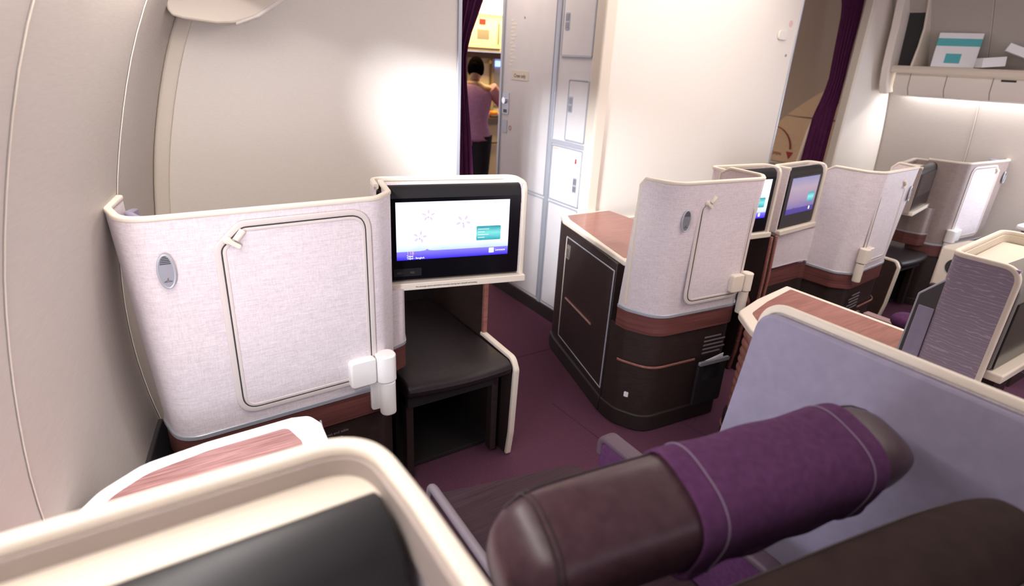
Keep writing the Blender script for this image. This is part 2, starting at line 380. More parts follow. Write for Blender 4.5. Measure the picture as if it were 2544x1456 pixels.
for side in ('left', 'right'):
    ctx.mir = side == 'right'
    w = struct('wall_' + side, wall_strip_mb(-3.2, 4.2), 'side')
    # bolt-on fuselage lining: recessed seams with a pale piping
    obj('lining_piping', wall_strip_mb(1.8435, 1.8475, .003), 'cream', w)
    obj('lining_seam', wall_strip_mb(1.8415, 1.8435, .001), 'gap', w)
    obj('lining_piping', wall_strip_mb(1.0990, 1.1015, .002, [i * .06 for i in range(8, 39)]), 'cream', w)
    obj('lining_seam', wall_strip_mb(1.0975, 1.0990, .001, [i * .06 for i in range(8, 39)]), 'gap', w)
    obj('window_panel', wall_strip_mb(-.75, .93, .012, [.5 + i * .05 for i in range(22)], .02), 'side_step', w, bevel=.004)
    # dado air grille at the foot of the sidewall
    g = MB(); zs = [0, .1, .2, .3, .4, .455]
    g.add([], []); gm = wall_strip_mb(-.8, 1.83, .012, zs, .02); vent = obj('air_grille', gm, 'vent', w, bevel=.004)
    sl = MB()
    for k in range(7):
        z = .10 + k * .045
        sl.add(wall_strip_mb(1.0, 1.72, .016, [z, z + .018], .01).v, wall_strip_mb(1.0, 1.72, .016, [z, z + .018], .01).f)
    obj('grille_slats', sl, 'gap', vent)
    # the cabin window whose daylight falls on the seats
    wy, wz = .66, .98
    win = thing('window_1' if side == 'left' else 'window_2', 'x', 'x', (wx(wy, wz), wy, wz)); del win['label'], win['category']; win['kind'] = 'structure'
    def wp(a, b, o_): return (wx(wy + a, wz + b) + o_, wy + a, wz + b)
    outl = rrect(-.14, .14, -.19, .19, .09, 8)
    mb = MB(); mb.sweep([wp(a, b, .016) for a, b in outl], circ(.016, .012, 8), True, (1, 0, 0)); obj('window_frame', mb, 'white_plastic', win)
    mb = MB(); n = len(outl); mb.add([wp(0, 0, .014)] + [wp(a, b, .014) for a, b in outl], [(0, i + 1, (i + 1) % n + 1) for i in range(n)]); obj('pane', mb, 'pane', win)
    ctx.mir = False
struct('ceiling', MB().box(-.3, 6.2, -3.2, 7.5, 2.3, 2.34), 'ceil')

# forward bulkheads (class divider walls)
def bulk_left():
    zs = [i * .06 for i in range(39)]
    L = [(wx(YF, z) + .012, z) for z in zs]
    poly = L + [(1.268, 2.28), (1.268, 0)]
    mb = MB(); mb.plate((0, YF, 0), (1, 0, 0), (0, 0, 1), poly, 0, -.045)
    return mb
wf = struct('wall_front', bulk_left(), 'wall')
zs = [i * .06 for i in range(39)]
mb = MB(); mb.sweep([(wx(YF, z) + .022, YF - .012, z) for z in zs], rrect(-.024, .024, -.014, .014, .010, 3), False, (0, 1, 0)); struct('trim_2', mb, 'cream')
mb = MB(); mb.box(1.262, 1.282, YF - .006, YF + .05, 0, 2.28); struct('trim_3', mb, 'alu', bevel=.003)
XG = 2.08
mb = MB(); mb.box(XG + .06, 3.71, YF, YF + .05, 0, 2.28); struct('wall_center', mb, 'wall', bevel=.004)
mb = MB(); mb.box(XG - .005, XG + .075, YF - .02, YF + .06, 0, 2.28); struct('trim_4', mb, 'cream', bevel=.012, seg=3)
mb = MB(); mb.box(XG + .075, 3.70, YF - .012, YF, .69, .71); struct('trim_5', mb, 'cream', bevel=.003)
mb = MB(); mb.box(3.705, 3.72, YF - .006, YF + .056, 0, 2.28); struct('trim_6', mb, 'alu', bevel=.003)
for xx, zz in ((3.655, 1.73), (2.28, 1.80)):
    pass
ctx.mir = True
wr = struct('wall_front_right', (lambda: MB().plate((0, YF, 0), (1, 0, 0), (0, 0, 1), [(wx(YF, i * .06) + .012, i * .06) for i in range(39)] + [(.70, 2.28), (.70, 0)], 0, -.045))(), 'wall')
mb = MB(); mb.box(.694, .725, YF - .012, YF + .05, 0, 2.28); struct('trim_7', mb, 'cream', bevel=.006)
ctx.mir = False
# placards of the centre divider wall
pl = tag(obj('wall_handle', MB().plate((3.56, YF, 1.775), (1, 0, 0), Z3, rrect(-.045, .045, -.028, .028, .02), 0, .012), 'wall', bevel=.004), 'small cream grab recess high on the right edge of the centre divider wall', 'handle')
tag(obj('round_sticker', MB().cyl((3.63, YF - .001, 1.845), (3.63, YF + .001, 1.845), .02), M['scr_pink'] if False else mat('faded_pink_print', (.75, .5, .47), .6)), 'small faded pink round sticker above the recess on the centre divider wall', 'sticker')
tag(obj('bolt', MB().cyl((3.645, YF - .004, 1.66), (3.645, YF + .001, 1.66), .008), 'alu_dark'), 'small dark bolt head on the right edge of the centre divider wall', 'bolt')

# galley / closet wall beside the aisle
gw = struct('wall_galley', MB().box(XG, XG + .06, YF + .04, 3.36, 0, 2.28), 'galley_white')
struct('baseboard_galley', MB().box(XG - .012, XG, YF + .04, 3.37, 0, .085), 'plinth', bevel=.003)
struct('trim_8', MB().box(XG - .012, XG + .07, 3.345, 3.37, 0, 2.28), 'alu', bevel=.004)
mb = MB(); mb.box(XG - .010, XG + .001, 2.765, 2.80, 0, 2.28); struct('trim_9', mb, 'alu', bevel=.003)
mb = MB(); mb.box(XG - .008, XG + .001, YF + .05, 2.765, 1.105, 1.13); struct('trim_10', mb, 'alu', bevel=.002)
def compartment(y0, y1, z0, z1, label, latch=None, gasket='cream', gm='cream'):
    t = thing('compartment_door', label, 'cupboard door', (XG, (y0 + y1) / 2, z0), 'flush doors in the white galley wall')
    # u runs along -Y so that u x v points to -X (towards the aisle)
    o = (XG, y1, z0); w = y1 - y0; h = z1 - z0
    pan = obj('panel', MB().plate(o, (0, -1, 0), Z3, rrect(.008, w - .008, .008, h - .008, .006, 3), 0, .006), 'galley_white', t, bevel=.002)
    path = [(XG - .003, y1 - a, z0 + b) for a, b in rrect(.004, w - .004, .004, h - .004, .008, 3)]
    obj('edge_frame', MB().sweep(path, rrect(-.004, .004, -.005, .005, .002, 2), True, (1, 0, 0)), 'alu', t)
    if latch:
        ly, lz = latch
        l = obj('latch', MB().plate((XG - .006, ly, lz), (0, -1, 0), Z3, rrect(0, .035, 0, .085, .006, 3), 0, .003), 'alu', t)
        obj('latch_button', MB().box(XG - .011, XG - .009, ly - .03, ly - .005, lz + .006, lz + .036), 'alu_dark', l)
        obj('latch_button', MB().box(XG - .011, XG - .009, ly - .03, ly - .005, lz + .046, lz + .078), 'alu_dark', l)
    return t
c1 = compartment(2.475, 2.745, 1.575, 2.2, 'topmost narrow white galley door with a metal latch near its left edge', (2.72, 1.71))
c2 = compartment(2.475, 2.650, 1.135, 1.465, 'small white galley door crossed by the shadow line, latch at mid height', (2.635, 1.29))
c3 = compartment(2.475, 2.760, .775, 1.10, 'square white galley door with a red mark and latch near its right edge', (2.535, .86))
c4 = compartment(2.475, 2.760, .10, .765, 'lowest right white galley door with a yellow sticker near its top')
c5 = compartment(2.805, 3.335, .775, 2.24, 'tall wide white galley door with the crew sign and handle plate')
c6 = compartment(2.805, 3.335, .10, .765, 'wide low white galley door left of the metal pillar, without latch')
obj('red_mark', MB().plate((XG - .006, 2.535, 1.02), (0, -1, 0), Z3, [(0, 0), (.014, .004), (.012, .03), (.002, .026)], 0, .001), 'red', c3)
obj('print_line', MB().plate((XG - .006, 2.745, 1.078), (0, -1, 0), Z3, rrect(0, .05, 0, .006, .001), 0, .001), mat('pale_orange_print', (.75, .5, .3), .6), c3)
obj('sticker', MB().plate((XG - .006, 2.53, .675), (0, -1, 0), Z3, rrect(0, .028, 0, .05, .004), 0, .001), 'yellow', c4)
text('sign_text', 'Crew only', .03, (XG - .0082, 3.205, 1.445), (0, -1, 0), Z3, 'ink', c5, bold=.0004)
obj('sign_plate', MB().plate((XG - .006, 3.235, 1.43), (0, -1, 0), Z3, rrect(0, .19, 0, .055, .004), 0, .002), 'cream', c5)
hp = obj('handle_plate', MB().plate((XG - .006, 3.325, 1.215), (0, -1, 0), Z3, rrect(0, .075, 0, .135, .01), 0, .004), 'alu', c5, bevel=.001)
obj('knob', MB().cyl((XG - .010, 3.297, 1.30), (XG - .022, 3.297, 1.30), .02, 16), 'chrome', hp)
obj('keyhole', MB().box(XG - .0115, XG - .010, 3.27, 3.31, 1.225, 1.245), 'ink', hp)
obj('lock_plate', MB().plate((XG - .006, 3.312, 1.10), (0, -1, 0), Z3, rrect(0, .05, 0, .08, .004), 0, .003), 'alu_dark', c5)
obj('seal_ring', MB().tube([(XG - .007, 3.225 + .012 * math.cos(a * .4), 1.135 + .014 * math.sin(a * .4)) for a in range(16)], .0015, 6, True, (1, 0, 0)), 'red', c5)
obj('keyhole', MB().cyl((XG - .005, 3.12, 1.78), (XG - .008, 3.12, 1.78), .006, 12), 'alu_dark', c5)
for i in range(13):
    obj('print_line', MB().plate((XG - .006, 3.27 - (i % 3) * .006, 1.51 + i * .021), (0, -1, 0), Z3, rrect(0, .03 + .012 * ((i * 7) % 3), 0, .011, .002), 0, .0008), mat('cream_print', (.80, .74, .62), .6) if i == 0 else bpy.data.materials['cream_print'], c5)

# ------------------------------------------------------------------ overhead bins
def bin_profile_left():
    out = [(.155, 1.70), (.16, 1.635), (.17, 1.618), (.20, 1.612), (.29, 1.605), (.34, 1.61), (.41, 1.635), (.49, 1.69), (.56, 1.78), (.60, 1.9), (.60, 2.2), (.40, 2.28), (.25, 2.2), (.25, 1.78), (.18, 1.74)]
    return out
def bin_left():
    y0, y1 = 2.16, 2.38; t = thing('overhead_bin', 'cream overhead luggage bin at the top left corner, seen from below beside the left sidewall', 'luggage bin', (.35, 1.0, 1.6))
    pr = bin_profile_left(); n = len(pr); mb = MB()
    vs = [(x - .0 + .2 * (y - 2.2), y, z) for y in (y0, y1) for x, z in pr]
    mb.add(vs, [(k, (k + 1) % n, n + (k + 1) % n, n + k) for k in range(n)] + [tuple(range(n))[::-1], tuple(range(n, 2 * n))])
    obj('body', mb, 'cream', t, bevel=.006)
    mb = MB()
    dp = [(.345, 1.604), (.42, 1.634), (.50, 1.690), (.570, 1.778), (.612, 1.9), (.60, 1.9), (.55, 1.78), (.48, 1.69), (.40, 1.635), (.345, 1.612)]
    n = len(dp); vs = [(x + .2 * (y - 2.2), y, z) for y in (y0, 2.30) for x, z in dp]
    mb.add(vs, [(k, (k + 1) % n, n + (k + 1) % n, n + k) for k in range(n)] + [tuple(range(n))[::-1], tuple(range(n, 2 * n))])
    obj('bin_door', mb, 'wall', t, bevel=.004)
bin_left()
mb = MB(); pr = [(x, z + .105) for x, z in [(.262, 1.70), (.262, 1.628), (.275, 1.612)] + bin_profile_left()[4:]]; n = len(pr)
mb.add([(x + .2 * (y - 2.2), y, z) for y in (-1.2, 2.15) for x, z in pr], [(k, (k + 1) % n, n + (k + 1) % n, n + k) for k in range(n)] + [tuple(range(n))[::-1], tuple(range(n, 2 * n))])
tag(obj('overhead_bin', mb, 'cream', bevel=.006), 'long cream luggage bin running aft above the left sidewall, above the picture', 'luggage bin')
def bin_right():
    # an open bin: body, shelf with cream lip, curved side end, service valance with panels
    t = thing('overhead_bin', 'open overhead luggage bin at the top right, holding teal banded boxes', 'luggage bin', (4.95, 1.6, 1.6))
    y0, y1 = -.4, 2.33; sx = lambda y: -.2 * (y - 2.2)
    def ext(poly, ya, yb):
        n = len(poly); mb = MB(); vs = [(x + sx(y), y, z) for y in (ya, yb) for x, z in poly]
        return mb.add(vs, [(k, (k + 1) % n, n + (k + 1) % n, n + k) for k in range(n)] + [tuple(range(n))[::-1], tuple(range(n, 2 * n))])
    obj('shelf', ext([(4.86, 1.622), (4.86, 1.648), (5.22, 1.65), (5.22, 1.62)], y0, y1 - .02), 'tray', t, bevel=.003)
    obj('shelf_lip', ext([(4.84, 1.600), (4.835, 1.632), (4.85, 1.652), (4.875, 1.652), (4.875, 1.60)], y0, y1 - .01), 'cream', t, bevel=.006)
    obj('back_panel', ext([(5.13, 1.65), (4.97, 1.92), (4.76, 2.22), (4.80, 2.22), (5.01, 1.92), (5.16, 1.65)], y0, y1 - .02), 'bin_shade', t)
    v = obj('valance', ext([(4.885, 1.60), (4.895, 1.50), (4.93, 1.452), (5.02, 1.44), (5.02, 1.46), (4.94, 1.475), (4.915, 1.51), (4.91, 1.60)], y0, y1 - .03), 'wall', t, bevel=.003)
    for yy in (2.2, 1.98, 1.72, 1.45):
        obj('panel_gap', ext([(4.883, 1.597), (4.893, 1.50), (4.928, 1.451), (4.930, 1.452), (4.896, 1.50), (4.887, 1.597)], yy, yy + .004), 'ink_pale', v)
    obj('air_slot', ext([(4.884, 1.588), (4.885, 1.575), (4.89, 1.575), (4.89, 1.588)], 1.60, 1.68), 'gap', v)
    # curved forward end wall of the bin
    prof = [(4.835, 1.60), (4.84, 1.66), (4.865, 1.78), (4.87, 1.9), (4.83, 2.05), (4.77, 2.2), (5.1, 2.2), (5.22, 1.62)]
    obj('end_wall', ext(prof, y1 - .14, y1 - .125), 'cream', t, bevel=.004)
    prof2 = [(4.88, 1.45), (4.84, 1.52), (4.815, 1.62), (4.80, 1.75), (4.79, 1.9), (4.75, 2.2), (5.10, 2.2), (5.25, 1.5)]
    obj('end_cap', ext(prof2, y1 - .01, y1 + .04), 'wall', t, bevel=.006)
    obj('gap_filler', ext([(4.93, 1.62), (4.90, 1.9), (4.86, 2.2), (5.1, 2.2), (5.2, 1.64)], y1 - .12, y1 - .012), 'gap', t)
    obj('wash_light', ext([(5.04, 1.525), (5.04, 1.535), (5.09, 1.535), (5.09, 1.525)], y0, y1 - .1), 'led', t)
bin_right()
mb = MB()
for y in (0,): mb.add([(.165 + .2 * (yy - 2.2) + dx, yy, z) for yy in (-.9, 1.98) for dx, z in ((.045, 1.742), (.07, 1.742), (.07, 1.752), (.045, 1.752))], [(0, 1, 2, 3), (4, 7, 6, 5), (0, 4, 5, 1), (1, 5, 6, 2), (2, 6, 7, 3), (3, 7, 4, 0)])
tag(obj('wash_light', mb, 'led'), 'glowing wash light strip under the top left luggage bin', 'light')
# boxes on the shelf of the right bin
def carton(cx, cy, z, w, d, h, rz, label, name='amenity_box'):
    t = thing(name, label, 'box', (cx, cy, z), None)
    c, s_ = math.cos(rz), math.sin(rz); P = lambda a, b: (cx + a * c - b * s_, cy + a * s_ + b * c)
    obj('carton', MB().prism([P(-w / 2, -d / 2), P(w / 2, -d / 2), P(w / 2, d / 2), P(-w / 2, d / 2)], z, z + h), 'paper', t, bevel=.002)
    e = .0008; obj('teal_band', MB().prism([P(-w / 2 - e, -d / 2 - e), P(w / 2 + e, -d / 2 - e), P(w / 2 + e, d / 2 + e), P(-w / 2 - e, d / 2 + e)], z + h * .62, z + h * .84), 'teal', t)
    o = P(-w * .22, -d / 2); obj('teal_label', MB().plate((*o, z + h * .12), (c, s_, 0), Z3, rrect(0, w * .36, 0, h * .28, .001), 0, .0012), 'teal', t)
    return t
bx = carton(4.985, 2.0, 1.652, .25, .15, .22, math.radians(-66), 'white carton with a teal band and teal label on the bin shelf')
def slip(name, cx, cy, z, w, d, h, rz, tilt, label):
    m = Matrix.Translation((cx, cy, z)) @ Matrix.Rotation(rz, 4, 'Z') @ Matrix.Rotation(tilt, 4, 'Y')
    t = thing(name, label, 'box', (cx, cy, z))
    mb = MB(); mb.box(-w / 2, w / 2, -d / 2, d / 2, 0, h); mb.v = [tuple(m @ Vector(v)) for v in mb.v]; obj('card_sleeve', mb, 'paper', t, bevel=.0015)
    mb = MB(); mb.box(-w * .2, w * .2, -d * .12, d * .12, h, h + .001); mb.v = [tuple(m @ Vector(v)) for v in mb.v]; obj('printed_mark', mb, 'ink', t)
    mb = MB()
    for a, b, c, d2 in ((-w * .42, w * .42, -d * .42, -d * .40), (-w * .42, w * .42, d * .40, d * .42), (-w * .42, -w * .40, -d * .42, d * .42), (w * .40, w * .42, -d * .42, d * .42)): mb.box(a, b, c, d2, h, h + .0008)
    mb.v = [tuple(m @ Vector(v)) for v in mb.v]; obj('printed_frame', mb, 'ink_pale', t)
slip('amenity_box', 4.97, 1.77, 1.664, .13, .15, .06, -.9, -.12, 'flat white carton lying open beside the teal banded box on the bin shelf')
slip('amenity_box', 4.99, 1.62, 1.73, .20, .16, .05, -1.2, .35, 'white carton with a dark printed mark, leaning at the right end of the bin shelf')

# ------------------------------------------------------------------ seat shells (privacy backs)
def coat_hook(c, u, parent, w=.018, h=.043):
    """oval coat hook; u = horizontal direction along the surface"""
    t = parent; u = Vector(u).normalized(); n = u.cross(Vector(Z3)); c = Vector(c)
    path = [c + u * (w * math.cos(a)) + Vector(Z3) * (h * math.sin(a)) + n * .004 for a in [2 * math.pi * k / 28 for k in range(28)]]
    hk = obj('coat_hook', MB().tube(path, .0032, 8, True, n), 'alu', t)
    obj('hook_plate', MB().plate(c, u, Z3, [(w * .93 * math.cos(2 * math.pi * k / 24), h * .93 * math.sin(2 * math.pi * k / 24)) for k in range(24)], 0, .005), 'alu_dark', hk)
    mb = MB()
    for k in range(5):
        z = .020 + k * .0045; ww = w * .75 * math.sqrt(max(.05, 1 - (z / h) ** 2)); mb.plate(c + Vector((0, 0, z)), u, Z3, [(-ww, 0), (ww, 0), (ww, .0018), (-ww, .0018)], .005, .0065)
    obj('finger_ribs', mb, 'gap', hk)
    z = -.022; pts = [c + u * a + Vector((0, 0, z + b)) + n * .006 for a, b in ((-.009, -.004), (0, .001), (.009, -.004), (-.009, -.004))]
    mb = MB().tube(pts, .0007, 6); mb.tube([c + u * a + Vector((0, 0, z + b)) + n * .006 for a, b in ((0, .001), (0, .005), (.002, .006))], .0007, 6)
    obj('hanger_symbol', mb, 'ink', hk)
    return hk
def offset_path(pts, d):
    out = []
    for i in range(len(pts)):
        a = pts[max(0, i - 1)]; b = pts[min(len(pts) - 1, i + 1)]; tx, ty = b[0] - a[0], b[1] - a[1]; l = math.hypot(tx, ty)
        out.append((pts[i][0] + ty / l * d, pts[i][1] - tx / l * d))
    return out
def flap(o, u, x0, x1, z0, z1, parent, latch_left=True, hinge_x=None, big=True):
    """folding table leaf set into the shell face.  o,u = face plane; clipped corner carries the turn latch"""
    o = Vector((o[0], o[1], 0)); u = Vector((u[0], u[1], 0)).normalized(); n = u.cross(Vector(Z3))
    P = lambda a, z, d=0: o + u * a + Vector((0, 0, z)) + n * d
    cl = .055
    if latch_left: corner = [(x0, z0), (x1, z0), (x1, z1), (x0 + cl, z1), (x0, z1 - cl * .95)]; rr = [.045, .03, .05, .03, .03]
    else: corner = [(x0, z0), (x1, z0), (x1, z1 - cl * .95), (x1 - cl, z1), (x0, z1)]; rr = [.045, .03, .03, .03, .05]
    outer = fillet(corner, rr, 6, True)
    def inset(poly, d):
        m = len(poly); res = []
        for i in range(m):
            a = Vector(poly[i - 1]); b = Vector(poly[(i + 1) % m]); t = (b - a).normalized(); res.append((poly[i][0] - t.y * d, poly[i][1] + t.x * d))
        return res
    fr = obj('table_leaf_frame', MB().sweep([P(a, z, .002) for a, z in inset(outer, -.008)], rrect(-.008, .008, -.003, .003, .0022, 3), True, n), M['leaf_frame'], parent)
    lf = obj('table_leaf', MB().plate(o, u, Z3, inset(outer, .001), -.001, .004), 'linen', parent)
    obj('leaf_gap', MB().sweep([P(a, z, .003) for a, z in inset(outer, .0015)], rrect(-.0013, .0013, -.0025, .0025, .0006, 2), True, n), 'gap', lf)
    obj('leaf_edge', MB().sweep([P(a, z, .004) for a, z in inset(outer, .0075)], rrect(-.0045, .0045, -.002, .002, .0015, 3), True, n), M['leaf_frame'], lf)
    # turn latch in the clipped corner
    lx = x0 + .018 if latch_left else x1 - .018; lz = z1 - .030; sgn = 1 if latch_left else -1
    k = obj('turn_latch', MB().cyl(P(lx, lz, .002), P(lx, lz, .012), .010, 18, cap=.002), 'cream', parent)
    mb = MB(); mb.plate(P(lx, lz), (u * sgn * .8 + Vector((0, 0, -.6))), (u * sgn * .6 + Vector((0, 0, .8))) , rrect(-.004, .036, -.006, .006, .005), .010 * sgn, .015 * sgn); obj('lever', mb, 'cream', k, bevel=.001)
    mb = MB(); mb.cyl(P(lx + sgn * .020, lz - .002, .008), P(lx + sgn * .040, lz + .022, .008), .009, 14, cap=.002); obj('pivot', mb, 'cream', k)
    obj('screw', MB().cyl(P(lx, lz, .012), P(lx, lz, .0128), .004, 10), 'alu_dark', k)
def shell(label, pb, pt, z0, z1, zband, thick=.014, nwood=.085, rnd=.03, flap_args=None, hook=None, group=None, hinge=None, fab='linen', lower=True, back=None):
    c = pb[len(pb) // 2]; t = thing('seat_shell', label, 'seat shell', (c[0], c[1], 0), group)
    pb = dens(pb, .04); pt = dens(pt, .04)
    if len(pt) != len(pb):
        L = len(pb); pt = [pt[min(len(pt) - 1, round(i * (len(pt) - 1) / (L - 1)))] for i in range(L)]
    obj('panel', MB().sheet(pb, pt, z0, z1, thick, rnd, 6, .5), fab, t)
    # cream rim following the top edge
    L = [0]
    for i in range(1, len(pb)): L.append(L[-1] + math.hypot(pb[i][0] - pb[i - 1][0], pb[i][1] - pb[i - 1][1]))
    rim = []
    for i, p in enumerate(pt):
        z = z1; e = min(L[i], L[-1] - L[i])
        if rnd and e < rnd: z = z1 - rnd + math.sqrt(max(0, rnd ** 2 - (rnd - e) ** 2))
        rim.append((p[0], p[1], z + .001))
    if rnd: rim = [(rim[0][0], rim[0][1], z0 + .02)] + rim + [(rim[-1][0], rim[-1][1], z0 + .02)]
    obj('rim', MB().sweep(rim, rrect(-.0095, .0095, -.007, .007, .005, 4)), 'cream', t)
    lo = offset_path(pb, .002)
    obj('metal_strip', MB().sheet(lo, lo, z0 - .013, z0 + .002, thick + .006, 0, 1), 'alu', t, bevel=.002)
    obj('wood_band', MB().sheet(pb, pb, z0 - .013 - nwood, z0 - .013, thick + .002, 0, 1), 'wood', t)
    return t, pb
GS = 'pale linen seat shells'
for side in ('left', 'right'):
    ctx.mir = side == 'right'
    if ctx.mir: ctx.dx, ctx.zs = .08, .915
    zt = 1.15
    base = [(-.035, 1.84), (-.045, 1.70), (-.02, 1.575), (.57, 1.60), (.63, 1.66), (.665, 1.80)]
    top = [(-.055, 1.84), (-.082, 1.72), (-.055, 1.578), (.575, 1.60), (.635, 1.66), (.67, 1.82)]
    pb = fillet(base, [0, .05, .075, .06, .05, 0], 8); pt = fillet(top, [0, .05, .075, .06, .05, 0], 8)
    lab = 'pale linen seat shell with oval coat hook and folding table leaf beside the left sidewall' if side == 'left' else 'taupe linen seat shell against the far right sidewall'
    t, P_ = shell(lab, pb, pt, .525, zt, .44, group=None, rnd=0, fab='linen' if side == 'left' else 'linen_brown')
    o = (-.02, 1.575 - .0085); uu = (.59, .025)
    flap(o, uu, .165, .555, .572, 1.112, t)
    hd = Vector((.975, -.22 if False else -.05, 0)).normalized()
    coat_hook((.018, 1.5665, 1.02), (1, .03, 0), t)
    # table hinge block
    u = Vector((.59, .025, 0)).normalized(); n = u.cross(Vector(Z3)); O = Vector((-.02, 1.5665, 0))
    P = lambda a, z, d=0: O + u * a + n * d + Vector((0, 0, z))
    hb = obj('hinge_arm', MB().plate(P(0, 0), u, Z3, rrect(.475, .560, .553, .648, .012), .0, .030), 'white_plastic', t, bevel=.006, seg=3)
    mb = MB(); pts = rrect(.562, .626, -.012, .050, .026, 6); mb.prism([tuple((O + u * a + n * d).xy) for a, d in pts], .553, .650); obj('hinge_barrel', mb, 'white_plastic', t, bevel=.005, seg=3)
    mb = MB(); pts = rrect(.572, .624, -.006, .044, .022, 6); mb.prism([tuple((O + u * a + n * d).xy) for a, d in pts], .425, .549); obj('hinge_barrel', mb, 'white_plastic', t, bevel=.005, seg=3)
    obj('hinge_mount', MB().plate(P(0, 0), u, Z3, rrect(.545, .585, .44, .553, .012), -.002, .008), 'white_plastic', t, bevel=.002)
    # inner headrest wing visible above the rim at the wall end
    ctx_path = offset_path(fillet([(-.045, 1.83), (-.06, 1.71), (-.03, 1.62), (.03, 1.60)], [0, .04, .04, 0], 6), -.02)
    obj('inner_wing', MB().sheet(ctx_path, ctx_path, .8, 1.142, .018, .02, 4), 'lilac', t, bevel=.005)
    body = [(p[0], p[1]) for p in pb] + [(.66, 2.30), (.12, 2.30)]
    pbd = offset_path(pb, -.006)
    obj('lower_body', MB().prism([tuple(p[:2]) for p in pbd] + [(.64, 2.36), (.10, 2.36)], .06, .43), 'dark', t, bevel=.002)
    obj('plinth', MB().prism([tuple(p[:2]) for p in offset_path(pb, .004)] + [(.64, 2.37), (.09, 2.37)], 0.001, .06), 'plinth', t, bevel=.004)
    # return panel behind the shell, between shell and footwell
    rp = fillet([(.645, 1.70), (.695, 1.72), (.722, 1.80), (.722, 2.0)], [0, .03, .03, 0], 5)
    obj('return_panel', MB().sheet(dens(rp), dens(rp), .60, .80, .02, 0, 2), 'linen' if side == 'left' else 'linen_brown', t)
    obj('return_wood', MB().sheet(dens(rp), dens(rp), .50, .59, .02, 0, 1), 'wood', t)
    obj('return_strip', MB().sheet(dens(rp), dens(rp), .59, .60, .026, 0, 1), 'alu', t)
    if side == 'left':
        for i, s_ in enumerate(('Stow seat and table', '          and table')):
            text('notice', s_, .0135, (.335, 1.5735, .395 - i * .02), u, Z3, 'ink_pale', t)
    ctx.mir = False; ctx.dx, ctx.zs = 0.0, 1.0

